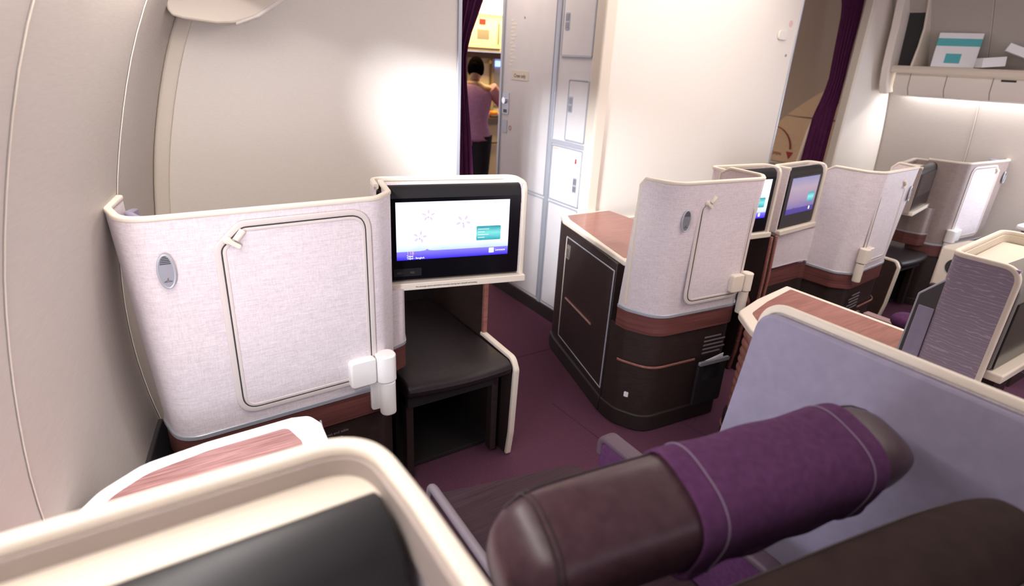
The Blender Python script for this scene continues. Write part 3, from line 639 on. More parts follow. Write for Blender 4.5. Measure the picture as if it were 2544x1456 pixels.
# ------------------------------------------------------------------ monitors
def monitor(label, A, B, z0, z1, lit='main', group=None, rimside='both', liner='linen', depth=.15, name='seat_monitor'):
    """A, B = left and right end (plan) as the passenger sees it"""
    A = Vector((A[0], A[1], 0)); B = Vector((B[0], B[1], 0)); wv = B - A; Wd = wv.length; u = wv.normalized(); n = u.cross(Vector(Z3))
    P = lambda a, z, d=0: A + u * a + n * d + Vector((0, 0, z))
    t = thing(name, label, 'monitor', tuple(A + wv / 2 + Vector((0, 0, z0))), group)
    H = z1 - z0
    # screen housing: front slab with a rolled top
    prof = [(0, z0 + .018), (0, z1 - .040), (-.005, z1 - .019), (-.016, z1 - .006), (-.030, z1 - .002), (-.048, z1 - .008), (-.058, z1 - .025), (-.06, z0 + .018)]
    m = len(prof); mb = MB(); mb.add([P(a, z, d) for a in (.006, Wd - .006) for d, z in prof], [(k, (k + 1) % m, m + (k + 1) % m, m + k) for k in range(m)] + [tuple(range(m))[::-1], tuple(range(m, 2 * m))])
    hs = obj('screen_housing', mb, 'black_roll', t, bevel=.002)
    obj('bezel', MB().plate(P(0, z0), u, Z3, rrect(.008, Wd - .008, .02, H - .041, .005), 0, .002), 'black', t)
    # surround: sheet behind and around, fabric liner, cream rim that turns down the free side
    r = .04
    plan = fillet([(0, 0), (0, -depth), (Wd, -depth), (Wd, 0)], [0, r, r, 0], 7)
    plan = [(a - (.009 if a <= 1e-4 else 0), d) for a, d in plan]
    pp = [tuple((A + u * a + n * d).xy) for a, d in plan]
    obj('surround', MB().sheet(dens(pp), dens(pp), z0, z1, .010, 0, 4, .5), liner, t)
    rp = [P(0, z1, .004)] if False else []
    pts3 = [P(-.004, z1, 0.0), P(-.004, z1, -depth), P(Wd + .006, z1, -depth), P(Wd + .006, z1, .004), P(Wd + .006, z0, .004)]
    path = fillet(pts3, [0, r, r, .035, 0], 8)
    obj('rim', MB().sweep([tuple(p) for p in path], rrect(-.008, .008, -.008, .008, .004, 3)), 'cream', t)
    obj('shelf', MB().plate(P(0, z0), u, Z3, rrect(-.004, Wd + .020, -.014, .012, .006), -depth * .7, .022), 'cream', t, bevel=.003)
    obj('tray', MB().plate(P(0, z1 - .035, 0), u, n, rrect(.008, Wd - .004, -depth + .01, -.058, .01), -.006, 0), 'tray', t)
    # picture
    sx0, sx1, sz0, sz1 = .052 / .47 * Wd, (.47 - .045) / .47 * Wd, z0 + .262 * H, z1 - .155 * H
    k = {'main': ('scr', 'scr_bar', 1), 'side': ('scr_dim', 'scr_bar2', .8), 'lit': ('scr', 'scr_bar', 1), 'off': ('off', 'off', 0)}[lit]
    d0 = .0024
    sw, sh = sx1 - sx0, sz1 - sz0; bar = sh * .15
    dsp = obj('display', MB().plate(P(sx0, sz0 + bar), u, Z3, [(0, 0), (sw, 0), (sw, sh - bar), (0, sh - bar)], .002, d0), k[0], t)
    if lit != 'off':
        bp = [(0, 0), (sw, 0), (sw, bar), (sw * .32, bar), (sw * .28, bar * 1.06), (sw * .262, bar * 1.22), (sw * .245, bar * 1.06), (sw * .2, bar), (0, bar)]
        obj('status_bar', MB().plate(P(sx0, sz0), u, Z3, bp, .002, d0 + .0002), k[1], t)
        obj('menu_card', MB().plate(P(sx0 + sw * .70, sz0 + sh * .285), u, Z3, rrect(0, sw * .225, 0, sh * .255, .004), .002, d0 + .0004), 'scr_card', t)
        obj('language_icon', MB().plate(P(sx0 + sw * .82, sz0 + bar * .30), u, Z3, rrect(0, sw * .048, 0, bar * .62, .003), .002, d0 + .0006), 'scr_white', t)
    if lit == 'main':
        for (fx, fz, s_, ph) in ((.275, .765, .055, .3), (.58, .635, .066, 1.0), (.20, .40, .058, .1)):
            c0 = (sw * fx, sh * fz); mb = MB()
            for q in range(5):
                a = ph + q * 2 * math.pi / 5; R = s_ * sh * 1.5
                cx, cz = c0[0] + math.cos(a) * R * .95, c0[1] + math.sin(a) * R * .8
                mb.plate(P(sx0, sz0), u, Z3, [(cx + math.cos(a) * R * .42 * math.cos(w) - math.sin(a) * R * .22 * math.sin(w), cz + math.sin(a) * R * .42 * math.cos(w) + math.cos(a) * R * .22 * math.sin(w)) for w in [2 * math.pi * j / 12 for j in range(12)]], .002, d0 + .0003)
            fo = obj('flower_picture', mb, 'scr_flower', t)
            obj('flower_core', MB().plate(P(sx0 + c0[0] - .001, sz0 + c0[1] - .006), u, Z3, circ(.0022, .003, 10), .002, d0 + .0006), 'scr_flower2', fo)
        for q in range(4):
            obj('menu_line', MB().plate(P(sx0 + sw * .715, sz0 + sh * (.33 + .05 * q)), u, Z3, [(0, 0), (sw * (.06 + .04 * (q % 2)), 0), (sw * (.06 + .04 * (q % 2)), sh * .010), (0, sh * .010)], .002, d0 + .0007), 'scr_white', t)
        text('flight_number', '118', bar * .55, P(sx0 + sw * .085, sz0 + bar * .62, d0), u, Z3, 'scr_pink', t)
        text('route_text', 'Taipei', bar * .30, P(sx0 + sw * .085, sz0 + bar * .36, d0), u, Z3, 'scr_white', t, bold=.0002)
        text('route_text', 'Taipei - Bangkok', bar * .30, P(sx0 + sw * .085, sz0 + bar * .10, d0), u, Z3, 'scr_white', t, bold=.0002)
        text('language_text', 'Language', bar * .34, P(sx0 + sw * .88, sz0 + bar * .5, d0), u, Z3, 'scr_white', t, bold=.0002)
        text('shelf_notice', 'No stowage above and below monitor during taxi, takeoff and landing', .0078, P(.115, z0 - .004, .0225), u, Z3, 'ink', t)
        sk = obj('socket_panel', MB().plate(P(.045, z0 + .032), u, Z3, rrect(0, .095, 0, .028, .003), .002, .003), 'black_roll', t)
        for q in range(2): obj('socket', MB().plate(P(.055 + q * .045, z0 + .041), u, Z3, rrect(0, .016, 0, .008, .002), .003, .0035), 'gap', sk)
    return t
monitor('lit seat monitor with flowers on its screen beside the large left seat shell', (.635, 1.755), (1.125, 1.645), .805, 1.15, 'main', depth=.12)
monitor('lit centre monitor half hidden behind the pale linen shell, left one of the centre pair', (2.27, 1.68), (2.625, 1.645), .795, 1.125, 'lit', depth=.09)
monitor('dimmer centre monitor of purple picture, right one of the centre pair', (2.725, 1.645), (3.09, 1.68), .79, 1.115, 'side', depth=.09)
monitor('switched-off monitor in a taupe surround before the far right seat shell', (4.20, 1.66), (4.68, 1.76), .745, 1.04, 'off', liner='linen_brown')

# ------------------------------------------------------------------ ottomans in the footwells
def ottoman(label, xl, xr, yf, group=None, cream=True, zt=.45, ends='right'):
    t = thing('ottoman', label, 'footrest', ((xl + xr) / 2, yf + .2, 0), group)
    yb = yf + .75; tb = .022
    # leather cushion with a rounded nose
    prof = [(yf - .012, zt - .035), (yf - .016, zt - .015), (yf - .006, zt + .004), (yf + .02, zt + .012), (yf + .1, zt + .010), (yb - .02, zt + .004), (yb - .02, zt - .05), (yf + .01, zt - .052)]
    m = len(prof); mb = MB(); N = 8; vs = []
    for i in range(N + 1):
        a = i / N; x = xl + .01 + (xr - xl - .02) * a; bow = -.030 * math.sin(math.pi * min(1, a * .9 + .05)) + .03 * abs(1 - a) * .6
        vs += [(x, y + (bow if y < yf + .3 else 0), z + .004 * math.sin(math.pi * a)) for y, z in prof]
    fs = [(i * m + k, i * m + (k + 1) % m, (i + 1) * m + (k + 1) % m, (i + 1) * m + k) for i in range(N) for k in range(m)] + [tuple(range(m))[::-1], tuple(N * m + k for k in range(m))]
    mb.add(vs, fs); obj('cushion', mb, 'leather_shaded', t, bevel=.008, seg=3)
    obj('seat_box', MB().box(xl + .02, xr - .06, yf + .03, yb - .03, zt - .10, zt - .055), 'inner_dark', t)
    pth = [(yf + .25, .80), (yf + .25, zt + .012), (yf + .015, zt + .008), (yf - .012, zt - .02), (yf - .005, .10), (yf + .03, .002), (yb, .002), (yb, .80)]
    f2 = fillet(pth, [0, 0, .03, .02, .03, 0, 0, 0], 5)
    obj('side_panel', MB().plate((xr, 0, 0), (0, 1, 0), Z3, [tuple(p) for p in f2], 0, tb), 'dark', t)
    e = fillet([(xr + tb / 2, yf + .25, zt + .016), (xr + tb / 2, yf + .010, zt + .010), (xr + tb / 2, yf - .015, zt - .03), (xr + tb / 2, yf - .003, .12), (xr + tb / 2, yf + .012, .01)], [0, .035, .02, .02, 0], 6)
    obj('edge_trim', MB().sweep(e, rrect(-.0125, .0125, -.008, .008, .004, 3), False, (0, 0, 1)), 'cream' if cream else 'wood', t)
    obj('wood_post', MB().box(xr + .004, xr + tb + .002, yf + .235, yf + .262, zt + .01, .795), 'wood_red', t, bevel=.003)
    # legs and lining
    for x in (xl + .02, xr - .055): obj('leg', MB().box(x, x + .03, yf + .05, yf + .09, .015, zt - .05), 'dark', t, bevel=.003)
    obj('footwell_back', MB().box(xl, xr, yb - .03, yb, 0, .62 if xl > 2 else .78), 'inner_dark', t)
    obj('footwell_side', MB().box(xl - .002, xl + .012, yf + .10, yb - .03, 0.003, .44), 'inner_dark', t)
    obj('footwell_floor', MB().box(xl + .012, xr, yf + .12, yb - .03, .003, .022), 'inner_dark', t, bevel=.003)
    return t
ottoman('brown leather ottoman with cream edged side panel under the left monitor', .665, 1.11, 1.63)
ottoman('dark ottoman deep under the left monitor of the centre pair', 2.30, 2.60, 1.66, cream=False)
ctx.mir = True
ctx.dx, ctx.zs = .08, .915; ottoman('dark ottoman with a cream edged panel under the far right monitor', .665, 1.11, 1.63)
ctx.mir = False; ctx.dx, ctx.zs = 0.0, 1.0

t = thing('partition', 'pair of thin dark partitions with red wood edges under the two centre monitors', 'partition', (2.67, 1.9, 0))
for x in (2.632, 2.672):
    pn = obj('panel', MB().box(x, x + .014, 1.622, 2.36, .002, .785), 'dark', t)
    obj('wood_edge', MB().sweep([(x + .007, 1.612, .785), (x + .007, 1.606, .55), (x + .007, 1.612, .25), (x + .007, 1.63, .01)], rrect(-.008, .008, -.006, .006, .003, 2), False, (0, 1, 0)), 'wood_red', pn)

# ------------------------------------------------------------------ centre monuments: shell + cabinet
def center_shell(side):
    base = [(1.676, 1.655), (1.676, 1.60), (1.735, 1.475), (2.165, 1.435), (2.235, 1.50), (2.24, 1.68)]
    top = [(1.668, 1.61), (1.664, 1.57), (1.70, 1.455), (2.165, 1.415), (2.232, 1.47), (2.24, 1.68)]
    pb = fillet(base, [0, .06, .11, .05, .05, 0], 8); pt = fillet(top, [0, .06, .11, .05, .05, 0], 8)
    lab = 'linen seat shell with round coat hook at the corner of the wood topped cabinet' if side == 'left' else 'linen seat shell of the centre row, right of the two centre monitors'
    t, P_ = shell(lab, pb, pt, .585, 1.145, .5, rnd=.028)
    # folding leaf on the flat face
    A = Vector((1.80, 1.4690 - .009)); B = Vector((2.165, 1.435 - .009)); ud = (B - A).normalized()
    # the face leans: use the mean of base and top
    o = (1.80, 1.448); u = (.365, -.030)
    flap(o, u, .045, .345, .64, 1.095, t)
    U = Vector((u[0], u[1], 0)).normalized(); n = U.cross(Vector(Z3)); O = Vector((o[0], o[1], 0))
    hk = Vector((1.765, 1.4465, 1.0)); coat_hook(tuple(hk), (1, -.25, 0), t, .019, .042)
    obj('hinge_arm', MB().plate(O, U, Z3, rrect(.285, .352, .655, .735, .01), 0, .028), 'cream', t, bevel=.005, seg=3)
    pts = rrect(.356, .400, -.010, .042, .02, 6); P2 = [tuple((O + U * a + n * d).xy) for a, d in pts]
    obj('hinge_barrel', MB().prism(P2, .655, .738), 'cream', t, bevel=.004, seg=3)
    pts = rrect(.360, .398, -.006, .036, .018, 6); P2 = [tuple((O + U * a + n * d).xy) for a, d in pts]
    obj('hinge_barrel', MB().prism(P2, .545, .651), 'cream', t, bevel=.004, seg=3)
    pts = [tuple(p[:2]) for p in offset_path(pb, -.004)][4:] + [(2.30, 1.72), (2.30, 2.0), (1.76, 2.0)]
    pts[0:0] = [(1.68, 1.74)]
    low = offset_path(pb, -.003)
    body = [tuple(p[:2]) for p in low] + [(2.24, 1.70), (1.684, 1.70)]
    lb = obj('lower_body', MB().prism(body, .085, .488), 'dark', t)
    obj('plinth', MB().prism([tuple(p[:2]) for p in offset_path(pb, .010)] + [(2.25, 1.70), (1.672, 1.70)], .001, .085), 'plinth', t, bevel=.006)
    gp = [p for p in dens(offset_path(pb, .010), .02)]
    k0 = [i for i, p in enumerate(gp) if p[1] < 1.63]; sel = [gp[i] for i in k0 if gp[i][0] < 1.98]
    obj('wood_groove', MB().sweep([(p[0], p[1], .335) for p in sel], rrect(-.003, .003, -.005, .005, .002, 2)), 'wood_red', t)
    # clear literature pocket
    Lf = Vector((1.80, 1.4690, 0)); ub = Vector((.365, -.034, 0)).normalized(); nb = ub.cross(Vector(Z3)); Ob = Vector((1.80, 1.459, 0))
    pk = obj('literature_pocket', MB().plate(Ob + Vector((0, 0, .09)), ub, Z3, rrect(.20, .375, 0, .225, .012), .004, .018), 'inner_dark', t, bevel=.003)
    obj('pocket_lip', MB().plate(Ob + Vector((0, 0, .305)), ub, Z3, rrect(.195, .38, 0, .018, .006), .014, .026), 'clear', pk)
    for i, w in enumerate((.10, .13, .12, .135, .11)):
        obj('notice_line', MB().plate(Ob + Vector((0, 0, .435 - i * .020)), ub, Z3, [(.215, 0), (.215 + w, 0), (.215 + w, .007), (.215, .007)], .0035, .0045), 'ink_pale', t)
    c = Ob + Vector((0, 0, .27)) + nb * .012
    card = thing('safety_card', 'folded paper cards sticking out of the pocket at the aisle side centre shell' if side == 'left' else 'folded paper cards in the pocket of the right centre shell', 'card', tuple(c))
    obj('card_sheet', MB().plate(c, ub, Z3, [(.225, -.05), (.335, -.05), (.345, .072), (.235, .052)], 0, .003), 'paper', card)
    obj('card_sheet', MB().plate(c + nb * .004, ub, Z3, [(.235, -.05), (.335, -.05), (.33, .058), (.225, .045)], 0, .002), mat('grey_card', (.35, .34, .38), .5), card)
    if side == 'right':
        q = dens(fillet([(2.242, 1.66), (2.27, 1.675), (2.60, 1.665)], [0, .03, 0], 6), .04)
        obj('return_panel', MB().sheet(q, q, .60, .79, .014, 0, 2), 'linen', t)
        obj('return_strip', MB().sheet(q, q, .588, .60, .022, 0, 1), 'chrome', t)
        obj('return_wood', MB().sheet(q, q, .49, .588, .016, 0, 1), 'wood', t)
        obj('return_base', MB().sheet(q, q, .002, .49, .014, 0, 1), 'dark', t)
    if side == 'left':
        obj('price_tag', MB().plate((1.684, 1.64, .135), Vector((.25, -.9, 0)), Z3, rrect(0, .022, 0, .028, .004), 0.0, .004), 'paper', t) if False else None
        q = Vector((1.690, 1.565, .16)); obj('small_label', MB().plate(q, Vector((.42, -.9, 0)), Z3, rrect(0, .02, 0, .024, .003), .0, .004), 'paper', t)
    return t
center_shell('left')
ctx.mir = True; ctx.dx, ctx.zs = .11, .97; center_shell('right'); ctx.mir = False; ctx.dx, ctx.zs = 0.0, 1.0

def cabinet():
    t = thing('cabinet', 'dark brown closet cabinet with a wood and cream top beside the galley wall', 'cabinet', (1.9, 2.0, 0))
    a = Vector((1.682, 1.70, 0)); b = Vector((1.865, 2.31, 0)); u = (a - b).normalized()   # left face, seen from the aisle runs far -> near
    L = (b - a).length
    poly = [(a.x, a.y + .004), (2.235, 1.704), (2.24, 2.395), (1.90, 2.395), (b.x, b.y)]
    obj('body', MB().prism(poly, .07, .752), 'dark', t, bevel=.004)
    obj('plinth', MB().prism([(a.x - .012, a.y + .004), (2.2, 1.704), (2.2, 2.39), (1.88, 2.39), (b.x - .016, b.y + .01)], .001, .085), 'plinth', t, bevel=.008)
    top = fillet([(a.x + .004, a.y - .03), (1.76, 1.55), (2.215, 1.52), (2.225, 1.70), (2.232, 2.40), (1.90, 2.40), (b.x - .01, b.y + .01)], [0, .02, 0, 0, 0, .01, .03], 5, True)
    wt = obj('worktop', MB().prism([tuple(p[:2]) for p in top], .752, .776), 'cream', t, bevel=.005, seg=3)
    inl = fillet([(a.x + .030, a.y), (1.79, 1.62), (2.22, 1.6), (2.225, 2.375), (1.925, 2.375), (b.x + .022, b.y - .01)], [0, 0, 0, 0, .01, .02], 4, True)
    obj('wood_inlay', MB().prism([tuple(p[:2]) for p in inl], .770, .7775), 'wood_red', wt)
    # door on the aisle face
    O = b.copy(); n = u.cross(Vector(Z3))
    d0, d1 = .055, L - .012
    dr = obj('door', MB().plate(O, u, Z3, [(d0, .125), (d1, .125), (d1, .715), (d0, .700)], .001, .007), 'dark', t, bevel=.001)
    path = [O + u * p + Vector((0, 0, q)) + n * .006 for p, q in ((d0, .125), (d1, .125), (d1, .715), (d0, .700))]
    for i in range(4):
        p, q = path[i], path[(i + 1) % 4]
        obj('door_edge', MB().tube([p, q], .0035, 6, False, n), 'alu' if i != 3 else 'cream', dr)
    obj('wood_groove', MB().tube([O + u * (d0 + .06) + Vector((0, 0, .375)) + n * .008, O + u * (d1 - .17) + Vector((0, 0, .378)) + n * .008], .006, 8, False, n), 'wood_red', dr)
    lt = obj('latch', MB().plate(O + Vector((0, 0, .59)), u, Z3, rrect(.075, .115, 0, .075, .006), .007, .011), 'galley_metal', dr)
    obj('latch_slot', MB().plate(O + Vector((0, 0, .60)), u, Z3, rrect(.085, .105, 0, .045, .004), .011, .0125), 'ink', lt)
cabinet()

# ------------------------------------------------------------------ side tables
def table_left(side):
    z = .68
    P0 = [(.285, 1.255), (.268, 1.30), (.225, 1.312), (.03, 1.305), (-.10, 1.285), (-.18, 1.23), (-.245, 1.14), (-.30, 1.0), (-.34, .75), (-.36, .5), (.24, .5), (.265, .9)]
    P0 = fillet(P0, [.01, .03, .02, .1, .1, .1, .1, .2, .2, 0, 0, 0], 5, True)
    lab = 'white rimmed side table with pink brown wood inlay behind the large left linen shell' if side == 'left' else 'white rimmed side table at the far right sidewall'
    t = thing('side_table', lab, 'side table', (0, 1.0, 0))
    obj('table_rim', MB().prism([tuple(p[:2]) for p in P0], z - .03, z), 'white_plastic', t, bevel=.008, seg=3)
    # inlay
    n = len(P0); ins = []
    inl = [(.222, 1.20), (.205, 1.268), (.03, 1.262), (-.09, 1.240), (-.155, 1.195), (-.21, 1.11), (-.26, .98), (-.295, .75), (-.31, .55), (.18, .55), (.205, .9)]
    inl = fillet(inl, [0, .02, .1, .1, .1, .1, .2, .2, 0, 0, 0], 5, True)
    obj('wood_inlay', MB().prism([tuple(p[:2]) for p in inl], z - .004, z + .0012), 'wood_top', t)
    if side == 'left':
        obj('tip_switch', MB().plate((.2785, 1.272, z - .022), Vector((-.15, -1, 0)), Vector((0, 0, 1)), rrect(-.002, .05, 0, .016, .003), -.006, -.010), 'alu_dark', t)
    body = [(.22, 1.25), (.20, 1.28), (.03, 1.27), (-.09, 1.25), (-.16, 1.20), (-.21, 1.12), (-.25, .98), (-.29, .75), (-.31, .5), (.20, .5), (.23, .9)]
    obj('body', MB().prism([p for p in body], .002, z - .03), 'dark', t, bevel=.004)
    obj('wood_band', MB().prism([(p[0] * 1.0 + .002, p[1] + .004) for p in body], z - .12, z - .036), 'wood', t)
table_left('left')
ctx.mir = True; table_left('right'); ctx.mir = False
def table_center(side):
    z = .65
    lab = 'cream rimmed side table with red wood inlay and ribbed wood front behind the lilac divider' if side == 'left' else 'cream rimmed side table right of the centre seats, mostly hidden'
    t = thing('side_table', lab, 'side table', (2.15, .95, 0))
    out = fillet([(2.425, 1.355), (2.15, 1.315), (1.955, 1.265), (1.845, 1.12), (1.845, .60), (2.425, .60)], [.012, .05, .08, .08, 0, 0], 7, True)
    obj('table_rim', MB().prism([tuple(p[:2]) for p in out], z - .03, z), 'cream', t, bevel=.007, seg=3)
    inl = fillet([(2.395, 1.315), (2.16, 1.272), (1.99, 1.225), (1.90, 1.11), (1.90, .62), (2.395, .62)], [.008, .04, .05, .05, 0, 0], 6, True)
    obj('wood_inlay', MB().prism([tuple(p[:2]) for p in inl], z - .004, z + .0012), 'wood_red', t)
    bd = fillet([(2.40, 1.32), (2.15, 1.285), (1.975, 1.235), (1.87, 1.11), (1.87, .62), (2.40, .62)], [0, .05, .08, .08, 0, 0], 7, True)
    bd = [tuple(p[:2]) for p in bd]
    # ribbed front made of stacked rounded slats
    mb = MB(); nr = 11; zz0, zz1 = .20, z - .03
    cx, cy = 2.15, .95; rings = []
    for i in range(nr * 6 + 1):
        q = i / 6; zc = zz0 + (zz1 - zz0) * i / (nr * 6); bulge = -.010 + .012 * abs(math.sin(math.pi * q)) ** .6
        rings.append([(cx + (p[0] - cx) * (1 + bulge / .3), cy + (p[1] - cy) * (1 + bulge / .35), zc) for p in bd])
    m = len(bd); vs = [v for r in rings for v in r]
    fs = [(i * m + k, i * m + (k + 1) % m, (i + 1) * m + (k + 1) % m, (i + 1) * m + k) for i in range(len(rings) - 1) for k in range(m)] + [tuple(range(m))[::-1], tuple((len(rings) - 1) * m + k for k in range(m))]
    mb.add(vs, fs); obj('ribbed_front', mb, mat('rib_wood_' + side, (.27, .10, .075), .38) if False else 'wood_red', t, ang=70)
    low = [(cx + (p[0] - cx) * 1.035, cy + (p[1] - cy) * 1.035) for p in bd]
    obj('base', MB().prism(low, .002, .198), 'dark', t, bevel=.01, seg=3)
    obj('base_trim', MB().sweep([(p[0], p[1], .13) for p in [(cx + (p[0] - cx) * 1.04, cy + (p[1] - cy) * 1.04) for p in bd]], circ(.004, .004, 6), True), 'wood_red', t)
table_center('left')

# ------------------------------------------------------------------ lilac divider beside our seat
def divider():
    t = thing('privacy_divider', 'large lilac grey privacy divider with a cream rim beside the purple wrapped headrest', 'divider', (1.12, .1, 0))
    z = 1.068
    pr = fillet([(.80, .001), (.662, 1.03 - .0), (.655, z), (-.55, z), (-.55, .001)], [0, .02, .055, 0, 0], 10)
    pr = [(.80, .001), (.695, .72), (.672, .95)] + [tuple(p) for p in fillet([(.672, .95), (.662, z), (-.55, z)], [0, .055, 0], 10)][1:] + [(-.55, .001)]
    # u = -Y, v = Z gives a normal to -X
    obj('padded_panel', MB().plate((1.125, 0, 0), (0, -1, 0), Z3, [(-a, b) for a, b in pr], 0, .022), 'lilac', t, bevel=.006, seg=3)
    pr2 = [(a + (.0 if b < .9 else .0), b + (.012 if b > .9 else 0)) for a, b in pr]
    obj('outer_shell', MB().plate((1.142, 0, 0), (0, -1, 0), Z3, [(-a, b) for a, b in pr], 0, .014), 'linen', t)
    e = [(1.133, a, b + .008) for a, b in pr[3:-1]]
    e = [(1.133, .668, .99)] + e
    obj('rim', MB().sweep(e, rrect(-.009, .009, -.008, .010, .006, 4), False, (0, 0, 1)), 'cream', t)
divider()

# ------------------------------------------------------------------ our seat
def super_slab(mb, poly_fn, rings): pass
def seat():
    t = thing('aircraft_seat', 'brown leather seat with a purple cloth wrapped around its roll headrest', 'seat', (.7, .5, 0))
    # backrest: rounded slab, its top seen from behind
    ca, sa = math.cos(math.radians(-9)), math.sin(math.radians(-9))
    def R(x, y, z, c=(.665, .175)): return (c[0] + x * ca - y * sa, c[1] + x * sa + y * ca, z)
    mb = MB(); vs = []; fs = []; N = 28; secs = []
    for i, z in enumerate([.42, .55, .7, .84, .93, .972, .997, 1.010, 1.015]):
        sh = [0, 0, 0, .002, .010, .022, .042, .064, .092][i]; ly = 0
        hx, hy = .355 - sh, .085 - sh * .75
        ring = []
        for k in range(N):
            a = 2 * math.pi * k / N; cc, ss = math.cos(a), math.sin(a); e = .42
            x = hx * math.copysign(abs(cc) ** e, cc); y = hy * math.copysign(abs(ss) ** (e + .15), ss)
            ring.append(R(x, y + ly, z))
        vs += ring; secs.append(ring)
    fs = [(i * N + k, i * N + (k + 1) % N, (i + 1) * N + (k + 1) % N, (i + 1) * N + k) for i in range(8) for k in range(N)] + [tuple(range(N))[::-1], tuple(8 * N + k for k in range(N))]
    mb.add(vs, fs); br = obj('backrest', mb, 'leather_back', t, subd=1, ang=180)
    obj('seam', MB().tube([Vector(v) + Vector((0, 0, .0005)) for v in secs[5]], .0022, 6, True), 'seam', br)
    # headrest: a fat leather bolster with tapering ends
    A = Vector((.290, .436, .972)); B = Vector((1.020, .312, .986)); ax = (B - A).normalized()
    up = Vector((0, -.32, 1)); up = (up - ax * up.dot(ax)).normalized(); fw = up.cross(ax)     # fw: away from the back
    L = (B - A).length
    def ringat(s, ru, rf, sq=.72, seg=30, drop=0.0):
        c = A + ax * s + up * drop; out = []
        for k in range(seg):
            a = 2 * math.pi * k / seg; cc, ss = math.cos(a), math.sin(a)
            out.append(c + up * ru * math.copysign(abs(ss) ** sq, ss) + fw * rf * math.copysign(abs(cc) ** sq, cc))
        return out
    prof = [(0, .030, .030, -.020), (.008, .046, .048, -.012), (.025, .058, .060, -.005), (.05, .067, .068, 0), (.09, .071, .071, 0), (.2, .073, .072, 0), (.5 * L, .074, .073, 0), (L - .2, .073, .072, 0), (L - .13, .068, .070, 0), (L - .08, .058, .066, -.002), (L - .04, .044, .058, -.008), (L - .012, .026, .046, -.014), (L, .012, .032, -.018)]
    vs = []; seg = 30
    for s, ru, rf, dr in prof: vs += ringat(s, ru, rf, drop=dr)
    m = len(prof); fs = [(i * seg + k, i * seg + (k + 1) % seg, (i + 1) * seg + (k + 1) % seg, (i + 1) * seg + k) for i in range(m - 1) for k in range(seg)] + [tuple(range(seg))[::-1], tuple((m - 1) * seg + k for k in range(seg))]
    hr = obj('headrest', MB().add(vs, fs), 'leather', t, subd=1, ang=180)
    # seams of the bolster: two long ones along the back face and end seams
    for ksel in (19, 3):
        obj('seam', MB().tube([Vector(vs[i * seg + ksel]) * 1.0 + (Vector(vs[i * seg + ksel]) - (A + ax * prof[i][0])).normalized() * .0005 for i in range(2, m - 1)], .0016, 6), 'seam', hr)
    for s, ru, rf, dr in (prof[3],): obj('seam', MB().tube([p for p in ringat(s, ru + .0006, rf + .0006, drop=dr)], .0016, 6, True), 'seam', hr)
    s, ru, rf, dr = .058, .0685, .0695, 0; obj('seam', MB().tube([p for p in ringat(s, ru + .0006, rf + .0006, drop=dr)], .0010, 6, True), 'seam', hr)
    # purple cloth: sleeve with a loose lower hem
    s0, s1 = .250, .600; rows = []; nn = 18
    for i in range(nn + 1):
        s = s0 + (s1 - s0) * i / nn; e = .004 + .0015 * math.sin(i * .9)
        if i in (0, nn): e += .0015
        rg = ringat(s, .0745 + e, .0735 + e, seg=48)
        for k in range(48):
            a = 2 * math.pi * k / 48
            if math.sin(a) < -.3: rg[k] += (rg[k] - (A + ax * s)).normalized() * (.004 * (1 + math.sin(i * 1.1 + a * 2)))
        rows.append(rg)
    inner = [ringat(s0 + (s1 - s0) * i / nn, .0742, .0732, seg=48) for i in range(nn + 1)]
    vs2 = [v for r in rows for v in r] + [v for r in inner for v in r]; sg = 48; off = (nn + 1) * sg
    fs2 = [(i * sg + k, i * sg + (k + 1) % sg, (i + 1) * sg + (k + 1) % sg, (i + 1) * sg + k) for i in range(nn) for k in range(sg)]
    fs2 += [(off + i * sg + k, off + (i + 1) * sg + k, off + (i + 1) * sg + (k + 1) % sg, off + i * sg + (k + 1) % sg) for i in range(nn) for k in range(sg)]
    for i in (0, nn): fs2 += [(i * sg + k, off + i * sg + k, off + i * sg + (k + 1) % sg, i * sg + (k + 1) % sg) for k in range(sg)]
    cv = obj('headrest_cloth', MB().add(vs2, fs2), 'purple', t, subd=1, ang=180)
    for i in (2, nn - 2): obj('stitching', MB().tube([p + (p - (A + ax * (s0 + (s1 - s0) * i / nn))).normalized() * .0002 for p in rows[i]], .0013, 6, True), 'stitch', cv)
    # seat cushion with striped fabric, arms
    fr = [(.50, 1.14), (.95, 1.05), (.985, .98), (.93, .42), (.40, .44)]
    pl = fillet(fr, [.02, .05, .05, .05, .05], 6, True)
    obj('seat_cushion', MB().prism([tuple(p[:2]) for p in pl], .30, .44), 'seat_strip', t, bevel=.02, seg=4)
    obj('seat_base', MB().prism([(.52, 1.06), (.92, .98), (.90, .45), (.45, .48)], .002, .30), 'inner_dark', t, bevel=.01)
    # aisle armrest: tall padded fin
    def arm(y0, y1, x, zt, w, name, m1, m2, zb=.25, lean=0.0):
        pr = fillet([(y0, zb), (y0, zt), (y1, zt), (y1, zb)], [0, .05, .04, 0], 7)
        a = obj(name, MB().plate((x + w / 2, 0, 0), (0, -1, 0), Z3, [(-p[0], p[1]) for p in pr], 0, w), m1, t, bevel=.006, seg=3)
        tp = fillet([(x, y1 + .0, zt - .05), (x, y1, zt), (x, y0, zt), (x, y0, zt - .06)], [0, .03, .03, 0], 6)
        obj('arm_pad', MB().sweep([(p[0], p[1], p[2] + .004) for p in tp], rrect(-w / 2 - .004, w / 2 + .004, -.010, .012, .009, 4), False, (0, 0, 1) if False else (1, 0, 0) if False else (0, .01, 1)), m2, a)
    arm(.40, .935, .965, .60, .040, 'armrest', 'purple', mat('mauve_armrest_pad', (.085, .05, .07), .6))
    arm(.42, .99, .462, .60, .012, 'armrest', 'leather', mat('mauve_armrest_edge', (.15, .12, .135), .55))
seat()
